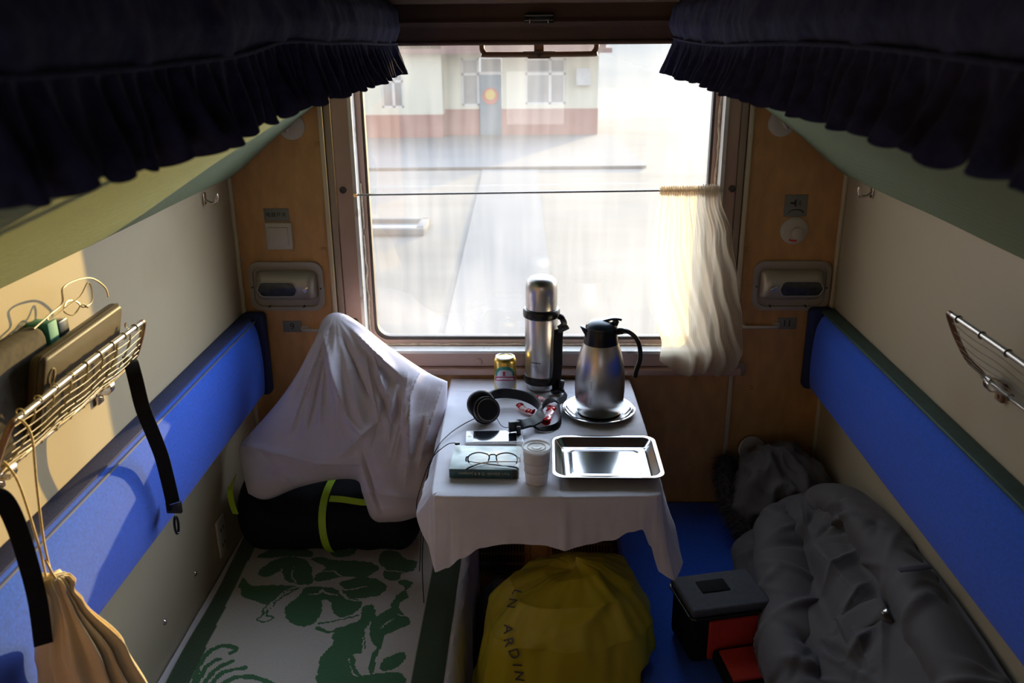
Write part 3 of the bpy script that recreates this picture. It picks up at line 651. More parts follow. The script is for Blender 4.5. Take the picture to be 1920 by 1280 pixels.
# patterned green and cream blanket: colour attribute drawn on a fine grid
RP=[[(-0.865,-0.487),(-0.838,-0.502),(-0.812,-0.531),(-0.769,-0.53),(-0.717,-0.529),(-0.672,-0.536),(-0.7,-0.558),(-0.725,-0.593),(-0.742,-0.621),(-0.782,-0.601),(-0.821,-0.584),(-0.842,-0.545),(-0.862,-0.539)],[(-0.81,-0.464),(-0.799,-0.425),(-0.772,-0.393),(-0.738,-0.385),(-0.699,-0.392),(-0.669,-0.423),(-0.649,-0.477),(-0.641,-0.521),(-0.666,-0.525),(-0.703,-0.515),(-0.727,-0.493),(-0.746,-0.455),(-0.773,-0.486),(-0.799,-0.486)],[(-0.67,-0.4),(-0.647,-0.383),(-0.598,-0.399),(-0.506,-0.405),(-0.46,-0.436),(-0.48,-0.474),(-0.508,-0.49),(-0.535,-0.483),(-0.578,-0.491),(-0.609,-0.506),(-0.636,-0.506),(-0.638,-0.477),(-0.62,-0.438)],[(-0.467,-0.365),(-0.448,-0.344),(-0.414,-0.356),(-0.391,-0.388),(-0.352,-0.403),(-0.355,-0.45),(-0.389,-0.466),(-0.389,-0.495),(-0.423,-0.5),(-0.445,-0.474),(-0.441,-0.443),(-0.464,-0.413)],[(-0.56,-0.513),(-0.533,-0.497),(-0.492,-0.482),(-0.444,-0.504),(-0.422,-0.532),(-0.433,-0.568),(-0.456,-0.582),(-0.515,-0.586),(-0.542,-0.555)],[(-0.661,-0.578),(-0.654,-0.536),(-0.611,-0.535),(-0.567,-0.542),(-0.542,-0.576),(-0.492,-0.593),(-0.475,-0.617),(-0.492,-0.657),(-0.527,-0.67),(-0.553,-0.644),(-0.572,-0.598),(-0.593,-0.598),(-0.583,-0.638),(-0.585,-0.684),(-0.614,-0.713),(-0.655,-0.698),(-0.681,-0.66),(-0.684,-0.62)],[(-0.473,-0.63),(-0.45,-0.616),(-0.43,-0.662),(-0.441,-0.695),(-0.446,-0.732),(-0.435,-0.809),(-0.464,-0.821),(-0.466,-0.85),(-0.445,-0.899),(-0.428,-0.909),(-0.427,-0.956),(-0.517,-0.957),(-0.541,-0.856),(-0.536,-0.811),(-0.523,-0.782),(-0.531,-0.746),(-0.507,-0.708),(-0.471,-0.682)],[(-0.439,-0.701),(-0.429,-0.669),(-0.39,-0.629),(-0.373,-0.661),(-0.343,-0.668),(-0.335,-0.699),(-0.367,-0.725),(-0.395,-0.75),(-0.392,-0.791),(-0.408,-0.792),(-0.431,-0.75)],[(-0.395,-0.51),(-0.376,-0.495),(-0.35,-0.51),(-0.353,-0.531),(-0.364,-0.546),(-0.352,-0.574),(-0.369,-0.602),(-0.373,-0.629),(-0.352,-0.661),(-0.378,-0.655),(-0.396,-0.615),(-0.386,-0.574),(-0.369,-0.539)],[(-0.377,-0.881),(-0.385,-0.86),(-0.374,-0.831),(-0.331,-0.808),(-0.327,-0.836),(-0.342,-0.87)],[(-0.436,-0.909),(-0.405,-0.893),(-0.328,-0.889),(-0.318,-0.954),(-0.427,-0.956)],[(-0.838,-0.386),(-0.82,-0.353),(-0.778,-0.336),(-0.703,-0.339),(-0.673,-0.368),(-0.678,-0.384),(-0.748,-0.381),(-0.805,-0.39)],[(-0.846,-0.295),(-0.818,-0.26),(-0.787,-0.233),(-0.716,-0.25),(-0.696,-0.293),(-0.716,-0.327),(-0.789,-0.332),(-0.831,-0.316)],[(-0.626,-0.351),(-0.621,-0.292),(-0.574,-0.291),(-0.547,-0.333),(-0.553,-0.374),(-0.601,-0.383)],[(-0.541,-0.265),(-0.498,-0.238),(-0.439,-0.246),(-0.381,-0.254),(-0.384,-0.306),(-0.417,-0.331),(-0.462,-0.34),(-0.511,-0.299)]]
RS=[(0.014,[(-0.401,-0.797),(-0.408,-0.832),(-0.403,-0.882)]),(0.0115,[(-0.463,-0.827),(-0.45,-0.872),(-0.43,-0.898)]),(0.0058,[(-0.674,-0.543),(-0.71,-0.586),(-0.726,-0.634),(-0.729,-0.667)]),(0.0049,[(-0.728,-0.64),(-0.743,-0.673),(-0.748,-0.686),(-0.728,-0.699),(-0.705,-0.679),(-0.725,-0.667)]),(0.0049,[(-0.723,-0.6),(-0.742,-0.621),(-0.741,-0.667)]),(0.014,[(-0.831,-0.937),(-0.84,-0.883),(-0.839,-0.833),(-0.826,-0.804),(-0.798,-0.792),(-0.766,-0.806),(-0.777,-0.821)]),(0.0123,[(-0.824,-0.936),(-0.821,-0.872),(-0.8,-0.844)]),(0.0123,[(-0.807,-0.941),(-0.794,-0.883),(-0.763,-0.852)]),(0.014,[(-0.789,-0.941),(-0.772,-0.893),(-0.721,-0.876)]),(0.0148,[(-0.763,-0.941),(-0.736,-0.911),(-0.688,-0.91),(-0.637,-0.933)]),(0.0107,[(-0.862,-0.291),(-0.857,-0.26),(-0.84,-0.269)]),(0.0123,[(-0.578,-0.716),(-0.541,-0.734),(-0.513,-0.715)]),(0.0066,[(-0.577,-0.7),(-0.528,-0.683),(-0.479,-0.663)])]
RH=[(0.0041,[(-0.714,-0.44),(-0.709,-0.478),(-0.687,-0.518)]),(0.0058,[(-0.557,-0.527),(-0.535,-0.548),(-0.483,-0.53)]),(0.0058,[(-0.633,-0.571),(-0.608,-0.567),(-0.604,-0.549),(-0.583,-0.567),(-0.556,-0.57)]),(0.0049,[(-0.545,-0.563),(-0.522,-0.59),(-0.474,-0.603)]),(0.0037,[(-0.408,-0.719),(-0.396,-0.694),(-0.375,-0.674)]),(0.0033,[(-0.446,-0.707),(-0.446,-0.75),(-0.439,-0.81)]),(0.0041,[(-0.748,-0.448),(-0.74,-0.485),(-0.719,-0.522)]),(0.0041,[(-0.628,-0.461),(-0.594,-0.457),(-0.562,-0.483)]),(0.0037,[(-0.444,-0.451),(-0.408,-0.454),(-0.381,-0.458)]),(0.0041,[(-0.673,-0.532),(-0.709,-0.558),(-0.725,-0.607),(-0.727,-0.66)]),(0.0037,[(-0.607,-0.334),(-0.592,-0.317),(-0.564,-0.342)]),(0.0037,[(-0.481,-0.282),(-0.441,-0.298),(-0.405,-0.289)]),(0.0033,[(-0.809,-0.294),(-0.773,-0.285),(-0.733,-0.293)])]

bl = bpy.data.materials.new('jacquard_blanket'); bl.use_nodes = True
N = bl.node_tree.nodes; L = bl.node_tree.links; b = N['Principled BSDF']; b.inputs['Roughness'].default_value = 0.95; b.inputs['Sheen Weight'].default_value = 0.3
at = N.new('ShaderNodeAttribute'); at.attribute_name = 'pattern'; tcn = N.new('ShaderNodeTexCoord')
n1 = N.new('ShaderNodeTexNoise'); n1.inputs['Scale'].default_value = 260; L.new(tcn.outputs['Object'], n1.inputs[0])
ad = N.new('ShaderNodeMath'); ad.operation = 'MULTIPLY_ADD'; ad.inputs[1].default_value = 0.5; L.new(n1.outputs['Fac'], ad.inputs[0])
sp_ = N.new('ShaderNodeSeparateColor'); L.new(at.outputs['Color'], sp_.inputs[0]); L.new(sp_.outputs[0], ad.inputs[2])
rr = N.new('ShaderNodeMapRange'); rr.inputs[1].default_value = 0.68; rr.inputs[2].default_value = 0.82; L.new(ad.outputs[0], rr.inputs[0])
mx = N.new('ShaderNodeMix'); mx.data_type = 'RGBA'; L.new(rr.outputs[0], mx.inputs[0]); mx.inputs[6].default_value = (0.60, 0.56, 0.50, 1); mx.inputs[7].default_value = (0.035, 0.16, 0.055, 1)
mx2 = N.new('ShaderNodeMix'); mx2.data_type = 'RGBA'; L.new(sp_.outputs[1], mx2.inputs[0]); L.new(mx.outputs[2], mx2.inputs[6]); mx2.inputs[7].default_value = (0.028, 0.075, 0.030, 1)
hs = N.new('ShaderNodeMix'); hs.data_type = 'RGBA'; hs.blend_type = 'MULTIPLY'; hs.inputs[0].default_value = 0.35; L.new(mx2.outputs[2], hs.inputs[6]); L.new(n1.outputs['Color'], hs.inputs[7])
L.new(hs.outputs[2], b.inputs['Base Color'])
bp = N.new('ShaderNodeBump'); bp.inputs['Strength'].default_value = 0.6; bp.inputs['Distance'].default_value = 0.003; L.new(n1.outputs['Fac'], bp.inputs['Height']); L.new(bp.outputs[0], b.inputs['Normal'])
def inpoly(x, y, P):
    c = False; j = len(P)-1
    for i in range(len(P)):
        if (P[i][1] > y) != (P[j][1] > y) and x < (P[j][0]-P[i][0])*(y-P[i][1])/(P[j][1]-P[i][1])+P[i][0]: c = not c
        j = i
    return c
def instroke(x, y, w, P):
    for (ax, ay), (bx_, by) in zip(P, P[1:]):
        dx, dy = bx_-ax, by-ay; t = max(0, min(1, ((x-ax)*dx+(y-ay)*dy)/(dx*dx+dy*dy+1e-12)))
        if (x-ax-dx*t)**2+(y-ay-dy*t)**2 < w*w/4: return True
    return False
RSs = [(w, [tuple(q)[:2] for q in smooth_path([(a, c, 0) for a, c in P], 4)]) for w, P in RS]
RHs = [(w, [tuple(q)[:2] for q in smooth_path([(a, c, 0) for a, c in P], 4)]) for w, P in RH]
RPs = [[tuple(q)[:2] for q in smooth_path([(a, c, 0) for a, c in P], 3, True)] for P in RP]
bbs = [(min(q[0] for q in P), max(q[0] for q in P), min(q[1] for q in P), max(q[1] for q in P)) for P in RPs]
def green(x, y):
    x += 0.004*noise.noise(Vector((x*60, y*60, 0))); y += 0.004*noise.noise(Vector((x*60, y*60, 7)))
    if any(instroke(x, y, w, P) for w, P in RHs): return 0
    for P, bb in zip(RPs, bbs):
        if bb[0] <= x <= bb[1] and bb[2] <= y <= bb[3] and inpoly(x, y, P): return 1
    return 1 if any(instroke(x, y, w, P) for w, P in RSs) else 0
bm = NB(); cl = bm.loops.layers.float_color.new('pattern')
NU, NV = 170, 330
X0, X1, Y0, Y1 = -0.912, -0.222, -0.03, -1.20
pos = {}
def rugf(u, v):
    x = X0+(X1-X0)*u; y = Y0+(Y1-Y0)*v
    xl = x + (0.04 if False else 0)
    sl = 0.035*max(0, -y-0.45)            # blanket lies slightly askew, sheet shows by the wall
    x = X0+sl*(1-u)+(X1-X0)*u+0.006*math.sin(y*9)*(1-u)
    z = 0.301+0.004*max(0, nz((x*5, y*4, 0)))+0.006*math.exp(-((u-1)/0.02)**2)*0
    if u > 0.975: z -= (u-0.975)*0.3
    return Vector((x, y, z))
V = grid(bm, rugf, NU, NV)
for row in V:
    for v in row:
        x, y = v.co.x, v.co.y
        u = (x-(X0+0.035*max(0, -y-0.45)))/(X1-X0)
        g = green(x, y) if -0.85 < x < -0.28 else 0
        bd = 1.0 if (u < 0.075 or x > -0.300) else 0.0
        pos[v] = (g, bd, 0, 1)
for f in bm.faces:
    for l in f.loops: l[cl] = pos[l.vert]
rug = obj('patterned_blanket', bm, bl)
tag(rug, 'cream blanket with green floral pattern and dark green border on the left berth', 'blanket')
md = rug.modifiers.new('thick', 'SOLIDIFY'); md.thickness = 0.006; md.offset = -1
# folded strip of white sheet showing by the wall: part of the sheet already
# wall socket at the left
so = thing('wall_socket', 'small ivory wall socket above the left lower berth', 'socket', (-0.9285, -0.42, 0.395))
bm = NB(); bx(bm, -0.9295, -0.9215, -0.45, -0.39, 0.335, 0.455, 0.003); obj('face_plate', bm, M['ivory'], so)
for z in (0.37, 0.42):
    for y in (-0.43, -0.41):
        bm = NB(); bx(bm, -0.9225, -0.9205, y-0.002, y+0.002, z-0.006, z+0.006); obj('slot', bm, M['ink'], so)
# heater grille between the berths
hg = thing('heater_cover', 'brown slotted heater cover under the table between the berths', 'heater cover', (0.02, -0.1, FL))
bm = NB(); bx(bm, -0.208, 0.262, -0.085, -0.004, FL, 0.20, 0.004); obj('casing', bm, M['wood'], hg)
for x0, x1 in ((-0.205, -0.035), (0.06, 0.258)):
    bm = NB(); bx(bm, x0, x1, -0.088, -0.0845, 0.045, 0.195); obj('vent_shade_sheet', bm, M['holeshade'], hg)  # black sheet on the casing, painted shade behind the slats
    bm = NB()
    x = x0+0.004
    while x < x1-0.004:
        bx(bm, x, x+0.0042, -0.094, -0.088, 0.045, 0.195); x += 0.0105
    for z in (0.045, 0.085, 0.125, 0.165, 0.19): bx(bm, x0, x1, -0.0955, -0.089, z, z+0.010)
    o = obj('vent_grille', bm, M['grille'], hg, smooth=False); o['kind'] = 'stuff'
bm = NB(); bx(bm, -0.022, -0.016, -0.090, -0.084, FL, 0.20); bx(bm, 0.018, 0.045, -0.092, -0.084, FL, 0.20, 0.002); obj('centre_post', bm, M['wood'], hg)
# ---------------------------------------------------------------- wall fittings on the far wall
def lamp(s):
    t = thing('reading_lamp', 'grey plastic reading lamp with a slotted lens set in the wall %s of the window' % side(s), 'lamp', (s*0.785, 0, 1.043), 'reading lamps beside the window')
    def X(a): return s*a
    cx = -0.780 if s < 0 else 0.795; cz = 1.044 if s < 0 else 1.045
    bm = NB(); ring(bm, rrect(cx-0.118, cx+0.118, cz-0.079, cz+0.079, 0.034), rrect(cx-0.105, cx+0.105, cz-0.066, cz+0.066, 0.030), -0.014, 0.0005)
    obj('bezel', bm, M['grayplastic'], t)
    bm = NB(); bx(bm, cx-0.106, cx+0.106, -0.004, 0.0004, cz-0.067, cz+0.067); obj('recess_plate', bm, M['grayplastic'], t)
    # housing: rounded half barrel with an open slot
    w0, w1 = cx-0.096, cx+0.096
    slot0, slot1 = (cx-0.083, cx+0.040) if s < 0 else (cx-0.043, cx+0.088)
    bm = NB()
    def prof(a): return -0.004-0.040*math.sin(a)**0.75, cz+0.004+0.048*math.cos(a)
    def hf(u, v):
        x = w0+(w1-w0)*u; e = min(x-w0, w1-x); k = 1.0 if e > 0.03 else math.sqrt(max(0, 1-((0.03-e)/0.03)**2))
        y, z = prof(PI*v); return Vector((x, -0.004+(y+0.004)*(0.15+0.85*k), cz+0.004+(z-cz-0.004)*(0.7+0.3*k)))
    grid(bm, hf, 60, 24); obj('housing', bm, M['silverplastic'], t)
    bm = NB()
    def lf(u, v):
        x = slot0+(slot1-slot0)*u; e = min(x-slot0, slot1-x); k = 1 if e > .02 else math.sqrt(max(0, 1-((.02-e)/.02)**2))
        a = PI*(0.5+(v-0.5)*0.34*max(k, .15)+0.04); y, z = prof(a); return Vector((x, y-0.0012, z))
    grid(bm, lf, 40, 10); obj('lens', bm, M['darkglass'], t)
    bm = NB()
    rimpts = []
    for k in range(64):
        q = k/64*4; e = int(q); f_ = q-e
        u, v = [(f_, 0), (1, f_), (1-f_, 1), (0, 1-f_)][e]; rimpts.append(lf(u, v)+Vector((0, -0.0008, 0)))
    tube(bm, rimpts, 0.0022, 6, closed=True); obj('lens_rim', bm, M['silverplastic'], t)
    for k in range(0):
        x = slot0+0.012+(slot1-slot0-0.024)*k/8
        bm = NB(); tube(bm, [lf((x-slot0)/(slot1-slot0), v/6)+Vector((0, -0.0006, 0)) for v in range(7)], 0.0011, 5); obj('lens_rib', bm, M['silverplastic'] if k % 2 else M['darkglass'], t)
    kx = cx+0.066 if s < 0 else cx-0.068
    bm = NB(); cyl(bm, (kx, -0.042, cz-0.002), (kx, -0.052, cz-0.002), 0.006, 14); box(bm, (kx+0.004, -0.053, cz+0.003), (0.020, 0.004, 0.006), eul(0, -0.6, 0), 0.001); obj('switch_knob', bm, M['chrome'], t)
    for dx, dz in ((-0.06, -0.066), (0.05, -0.066), (-0.108, -0.002), (0.108, -0.006)):
        bm = NB(); cyl(bm, (cx+dx, -0.0035 if abs(dx) < .1 else -0.014, cz+dz), (cx+dx, -0.0155, cz+dz), 0.003, 10); obj('screw', bm, M['ink'], t)
lamp(-1); lamp(1)
RX = (PI/2, 0, 0)
sw = thing('light_switch', 'square ivory rocker switch on the wall left of the window', 'switch', (-0.790, 0, 1.205))
bm = NB(); bx(bm, -0.832, -0.748, -0.010, 0.0005, 1.161, 1.247, 0.005, 3); obj('plate', bm, M['ivory'], sw)
bm = NB(); box(bm, (-0.790, -0.0115, 1.2045), (0.060, 0.006, 0.056), eul(0.05, 0, 0), 0.0015); obj('rocker', bm, M['ivory'], sw)
lp = thing('switch_label', 'small grey label plate with dark characters above the ivory switch', 'label', (-0.793, 0, 1.27))
bm = NB(); bx(bm, -0.832, -0.755, -0.003, 0.0005, 1.250, 1.289, 0.001); obj('plate', bm, M['label'], lp)
text('电器开关', 0.016, (-0.794, -0.0033, 1.2695), RX, M['ink'], lp)
for s, num, x, z, cat in ((-1, '9', -0.777, 0.908, 'nine'), (1, '11', 0.796, 0.919, 'eleven')):
    n_ = thing('number_plate', 'grey berth number plate reading %s %s the window' % (cat, 'left of' if s < 0 else 'right of'), 'number plate', (x, 0, z), 'berth number plates')
    bm = NB(); bx(bm, x-0.030, x+0.030, -0.003, 0.0005, z-0.019, z+0.019, 0.001); obj('plate', bm, M['label'], n_)
    text(num, 0.030, (x, -0.0033, z), RX, M['ink'], n_, name='number')
    r_ = thing('towel_bar', 'short ivory towel bar on the far wall beside the plate reading %s' % cat, 'towel bar', (s*0.69, 0, z-0.003), 'short towel bars beside the number plates')
    x0, x1 = (-0.738, -0.62) if s < 0 else (0.655, 0.762)
    zb = z-0.006
    bm = NB(); tube(bm, smooth_path([(x0, -0.002, zb), (x0+0.003, -0.018, zb), (x0+0.015, -0.022, zb), (x1-0.015, -0.022, zb), (x1-0.003, -0.018, zb), (x1, -0.002, zb)], 4), 0.0055, 10); obj('bar', bm, M['ivory'], r_)
    for x_ in (x0, x1):
        bm = NB(); cyl(bm, (x_, 0.0005, zb), (x_, -0.006, zb), 0.011, 14); obj('bar_mount', bm, M['ivory'], r_)
sg = thing('speaker_sign', 'dark grey sign with a loudspeaker symbol right of the window', 'sign', (0.787, 0, 1.29))
bm = NB(); bx(bm, 0.753, 0.821, -0.003, 0.0005, 1.260, 1.326, 0.001); obj('plate', bm, M['label'], sg)
bm = NB()
vs = [bm.verts.new((x, -0.0037, z)) for x, z in ((0.770, 1.304), (0.778, 1.304), (0.788, 1.314), (0.788, 1.288), (0.778, 1.298), (0.770, 1.298))]; bm.faces.new(vs)
for r0 in (0.006, 0.011):
    tube(bm, [(0.790+r0*math.cos(a), -0.0035, 1.301+r0*math.sin(a)) for a in [-0.8+1.6*k/8 for k in range(9)]], 0.0009, 4)
tube(bm, smooth_path([(0.764, -0.0035, 1.268), (0.772, -0.0035, 1.277), (0.787, -0.0035, 1.281), (0.803, -0.0035, 1.279), (0.811, -0.0035, 1.272)], 4), [0.0006+0.0016*k/16 for k in range(17)], 5)
obj('symbol', bm, M['ink'], sg)
kn = thing('volume_knob', 'round ivory volume dial with a red mark below the speaker sign', 'dial', (0.789, 0, 1.217))
bm = NB(); lathe(bm, [(0.042, 0), (0.042, 0.006), (0.036, 0.011), (0.021, 0.0125)], (0.789, 0.0005, 1.217), 40, eul(PI/2, 0, 0)); obj('dial_plate', bm, M['ivory'], kn)
bm = NB(); lathe(bm, [(0.0185, 0.011), (0.0175, 0.026), (0.015, 0.028)], (0.794, 0, 1.212), 32, eul(PI/2, 0, 0)); obj('knob', bm, M['ivory'], kn)
bm = NB(); tube(bm, [(0.789+0.030*math.cos(a), -0.0118, 1.217+0.030*math.sin(a)) for a in [-2.1+0.8*k/8 for k in range(9)]], 0.0018, 5, flat=(0.006, 0.001), up=(0, 1, 0)); obj('red_mark', bm, M['redprint'], kn)
for s in (-1, 1):
    h_ = thing('round_bracket', 'round ivory pivot bracket partly behind the %s upper berth' % side(s), 'bracket', (s*0.722, 0, 1.535), 'round brackets under the upper berths')
    c_ = (s*0.722, 0, 1.535 if s < 0 else 1.537)
    bm = NB(); lathe(bm, [(0.040, 0), (0.040, 0.004), (0.034, 0.008), (0.018, 0.009)], c_, 32, eul(PI/2, 0, 0)); obj('rose', bm, M['ivory'], h_)
    bm = NB(); tube(bm, smooth_path([(c_[0], -0.008, c_[2]+0.01), (c_[0], -0.022, c_[2]+0.004), (c_[0]+s*0.006, -0.026, c_[2]-0.006), (c_[0]+s*0.012, -0.020, c_[2]-0.014)], 4), 0.0055, 8); obj('hook', bm, M['silverplastic'], h_)
    w_ = thing('coat_hook', 'small chrome coat hook high on the %s wall' % side(s), 'hook', (s*0.93, -0.215, 1.365), 'chrome coat hooks on the side walls')
    y, z = -0.215, (1.360 if s < 0 else 1.372)
    bm = NB(); bx(bm, s*0.9305, s*0.926, y-0.010, y+0.010, z-0.018, z+0.016, 0.002); obj('mount', bm, M['chrome'], w_)
    bm = NB(); tube(bm, smooth_path([(s*0.926, y, z-0.006), (s*0.912, y, z-0.014), (s*0.898, y, z-0.012), (s*0.892, y, z+0.002), (s*0.893, y, z+0.012)], 5), 0.0042, 10); obj('prong', bm, M['chrome'], w_)
# curtain wire and curtain
cw = NB(); tube(cw, [(-0.540, -0.020, 1.333), (0.553, -0.020, 1.345)], 0.0032, 8)
cwo = obj('curtain_wire', cw, M['tubegrey']); tag(cwo, 'thin grey curtain wire stretched across the middle of the window', 'curtain wire')
for x, z in ((-0.541, 1.333), (0.555, 1.345)):
    bm = NB(); cyl(bm, (x, -0.026, z), (x, 0.0, z), 0.006, 10); obj('end_hook', bm, M['chrome'], cwo)
ct = thing('curtain', 'sheer cream curtain gathered on the wire at the right of the window', 'curtain', (0.5, -0.03, 0.77))
TL = [(0.0, 0.372, 0.372), (0.3, 0.358, 0.36), (0.55, 0.362, 0.365), (0.8, 0.395, 0.40), (1.0, 0.400, 0.40)]
def curt(u, v):
    zt = 1.357; zb = 0.763+0.004*math.sin(u*14)+(0.045*(max(0, (0.26-u))/0.26)**1.5)+(0.03*(max(0, (u-.8))/.2)**2)
    xl = interp([0, .25, .5, .75, .9, 1], [0.372, 0.360, 0.356, 0.374, 0.400, 0.395], v)
    xr = interp([0, .06, .25, .5, .75, .93, 1], [0.548, 0.555, 0.590, 0.615, 0.640, 0.655, 0.645], v)
    uu = u if v > 0.02 else u
    # denser gathers on the right at the heading
    w = interp([0, 0.15, 0.5], [0.75, 0.35, 0.0], v); um = u**(1-0.45*w)
    x = xl+(xr-xl)*um
    ph = um*2*PI*(7.0-2.6*v)+1.6*math.sin(um*5+v*2.6)+2.2*noise.noise(Vector((um*3.0, v*1.6, 2)))
    ph2 = um*2*PI*21
    amp = interp([0, .1, .5, .85, 1], [0.006, 0.012, 0.020, 0.027, 0.020], v)*interp([0, .25, .4, 1], [.35, .5, 1, 1], um)
    y = -0.022-0.022*v*0-amp*(0.9+0.9*math.sin(ph))*0.5-0.0035*math.sin(ph2)*max(0, 1-v*2.2)-0.012*max(0, v-.5)*noise.noise(Vector((um*9, v*5, 6)))*2-0.03*math.sin(v*PI)*um-0.012*v
    if x > 0.54: y = min(y, -0.030)
    if x > 0.60: y = min(y, -0.032)
    return Vector((x, y, zt+(zb-zt)*v))
bm = NB(); V = grid(bm, curt, 220, 90)
uv = bm.loops.layers.uv.new('UVMap'); idx = {}
for i, row in enumerate(V):
    for j, v in enumerate(row): idx[v] = (i/219, j/89)
for f in bm.faces:
    for l in f.loops: l[uv].uv = idx[l.vert]
obj('curtain_cloth', bm, M['curtain'], ct, sharp=3)
bm = NB()
def headf(u, v):
    um = u**0.66; x = 0.372+0.176*um
    a = 2*PI*v; r = 0.012+0.004*math.sin(um*2*PI*26)+0.003*nz((x*80, v*4, 0))+(0.004 if u > 0.6 else 0)
    return Vector((x, -0.022+r*0.8*math.cos(a), 1.343+r*math.sin(a)))
grid(bm, headf, 240, 12, cv=True); obj('gathered_heading', bm, M['curtain'], ct, sharp=3)
# ---------------------------------------------------------------- table, cloth
tb = thing('wall_table', 'small fixed table under the window hidden by its white cloth', 'table', (0.03, -0.4, 0.70))
bm = NB(); bx(bm, -0.250, 0.306, -0.768, -0.030, 0.712, 0.735, 0.006); obj('table_top', bm, M['wood'], tb)
bm = NB(); bx(bm, 0.02, 0.06, -0.42, -0.012, 0.55, 0.712, 0.004); box(bm, (0.04, -0.22, 0.58), (0.03, 0.5, 0.03), eul(0.62, 0, 0), 0.004); obj('bracket', bm, M['band'], tb)
TZ = 0.7385
EP = [  # edge x,y, normal, hem z, flare
 (-0.268, -0.028, -1, 0, 0.690, 0.012), (-0.264, -0.20, -1, 0, 0.685, 0.018), (-0.260, -0.40, -1, 0, 0.690, 0.020), (-0.256, -0.56, -1, 0, 0.690, 0.018),
 (-0.252, -0.68, -1, 0, 0.690, 0.034), (-0.250, -0.74, -1, -0.1, 0.665, 0.040), (-0.247, -0.772, -0.8, -0.6, 0.60, 0.016), (-0.240, -0.782, -0.4, -1, 0.532, 0.012),
 (-0.215, -0.785, 0, -1, 0.545, 0.012), (-0.18, -0.785, 0, -1, 0.578, 0.016), (-0.13, -0.785, 0, -1, 0.607, 0.018), (-0.06, -0.785, 0, -1, 0.622, 0.020), (0.02, -0.785, 0, -1, 0.620, 0.022),
 (0.074, -0.785, 0, -1, 0.612, 0.026), (0.13, -0.783, 0, -1, 0.622, 0.022), (0.19, -0.781, 0, -1, 0.630, 0.020), (0.235, -0.779, 0, -1, 0.650, 0.016), (0.262, -0.777, 0, -1, 0.654, 0.012), (0.282, -0.775, 0.1, -1, 0.610, 0.016),
 (0.296, -0.772, 0.3, -1, 0.545, 0.034), (0.306, -0.764, 0.7, -0.8, 0.522, 0.056), (0.311, -0.748, 1, -0.3, 0.545, 0.058), (0.313, -0.71, 1, 0, 0.610, 0.040), (0.313, -0.60, 1, 0, 0.655, 0.024), (0.312, -0.40, 1, 0, 0.662, 0.020), (0.308, -0.20, 1, 0, 0.660, 0.018), (0.303, -0.028, 1, 0, 0.665, 0.012)]
def epar(t):
    k = t*(len(EP)-1); i = min(int(k), len(EP)-2); f = k-i; f2 = f*f*(3-2*f)
    a, b = EP[i], EP[i+1]
    return [a[j]*(1-(f if j < 2 else f2))+b[j]*(f if j < 2 else f2) for j in range(6)]
def clothtop(x, y):
    z = TZ+0.0012*nz((x*12, y*12, 3))+0.0020*math.exp(-((x-0.062)/0.004)**2)*(1 if y < -.55 else .6)
    z += 0.0018*math.exp(-((y+0.13+0.02*x)/0.006)**2)
    z += 0.0035*max(0, nz((x*8, y*26, 9)))*(1 if x > .05 and -.46 < y < -.36 else .15)
    return z
def skirt(u, v):
    ex, ey, nx, ny, hz, fl = epar(u)
    n = Vector((nx, ny, 0)).normalized(); top = clothtop(ex, ey)
    if v < 0.16:
        a = v/0.16*PI/2; r = 0.007
        if v < 0.03: return Vector((ex, ey, top+0.0005))-n*0.030
        p = Vector((ex, ey, top+0.0005))-n*0.006
        return p+n*(r+0.002)*math.sin(a)+Vector((0, 0, -r*(1-math.cos(a))))
    w = (v-0.16)/0.84; z = (top-0.007)+(hz-(top-0.007))*w
    off = 0.003+fl*w**1.3
    wob = 0.004*nz((u*22, w*2, 5))*w+0.0035*nz((ex*40, ey*40, z*14))*w
    if -0.2 < ex < 0.25 and ny < -.9: wob += 0.006*w*math.exp(-((ex-0.074)/0.010)**2)+0.003*w*math.sin(ex*26)
    return Vector((ex, ey, z))+n*(off+wob)
bm = NB(); grid(bm, skirt, 340, 34)
def toplay(u, v):
    y = -0.028+(-0.785+0.028)*v; xl = interp([0, .5, 1], [-0.268, -0.259, -0.246], v)+0.018; xr = interp([0, .5, 1], [0.303, 0.312, 0.308], v)-0.018
    y = max(y, -0.768)
    x = xl+(xr-xl)*u
    return Vector((x, y, clothtop(x, y)))
grid(bm, toplay, 120, 150)
tc_ = obj('tablecloth', bm, M['white'], sharp=3)
tag(tc_, 'white tablecloth draped over the small table with corners hanging down', 'tablecloth')
T0 = TZ+0.0025
# ---------------------------------------------------------------- things on the table
c = Vector((-0.0905, -0.133, T0))
can = thing('drink_can', 'opened gold drink can with a green and crimson oval label', 'can', c)
bm = NB(); lathe(bm, [(0.022, 0.004), (0.026, 0.0), (0.029, 0.003), (0.0345, 0.010), (0.0345, 0.102), (0.0325, 0.108), (0.0285, 0.113)], c, 48); obj('body', bm, M['gold'], can)
bm = NB(); lathe(bm, [(0.0285, 0.1125), (0.0292, 0.1155), (0.0282, 0.1165), (0.0262, 0.1150), (0.0255, 0.1105), (0.0, 0.1108)], c, 48, cap=False); obj('lid', bm, M['alu'], can)
bm = NB()
vs = [bm.verts.new(c+Vector((0.011+0.010*math.cos(a), -0.006+0.007*math.sin(a), 0.1114))) for a in [2*PI*k/20 for k in range(20)]]; bm.faces.new(vs); obj('opening', bm, M['holeshade'], can)  # black disc laid on the lid as the shade inside the hole
bm = NB(); box(bm, c+Vector((-0.004, 0.004, 0.1135)), (0.016, 0.010, 0.0012), eul(0, 0, -0.4), 0.0004); obj('ring_pull', bm, M['alu'], can)
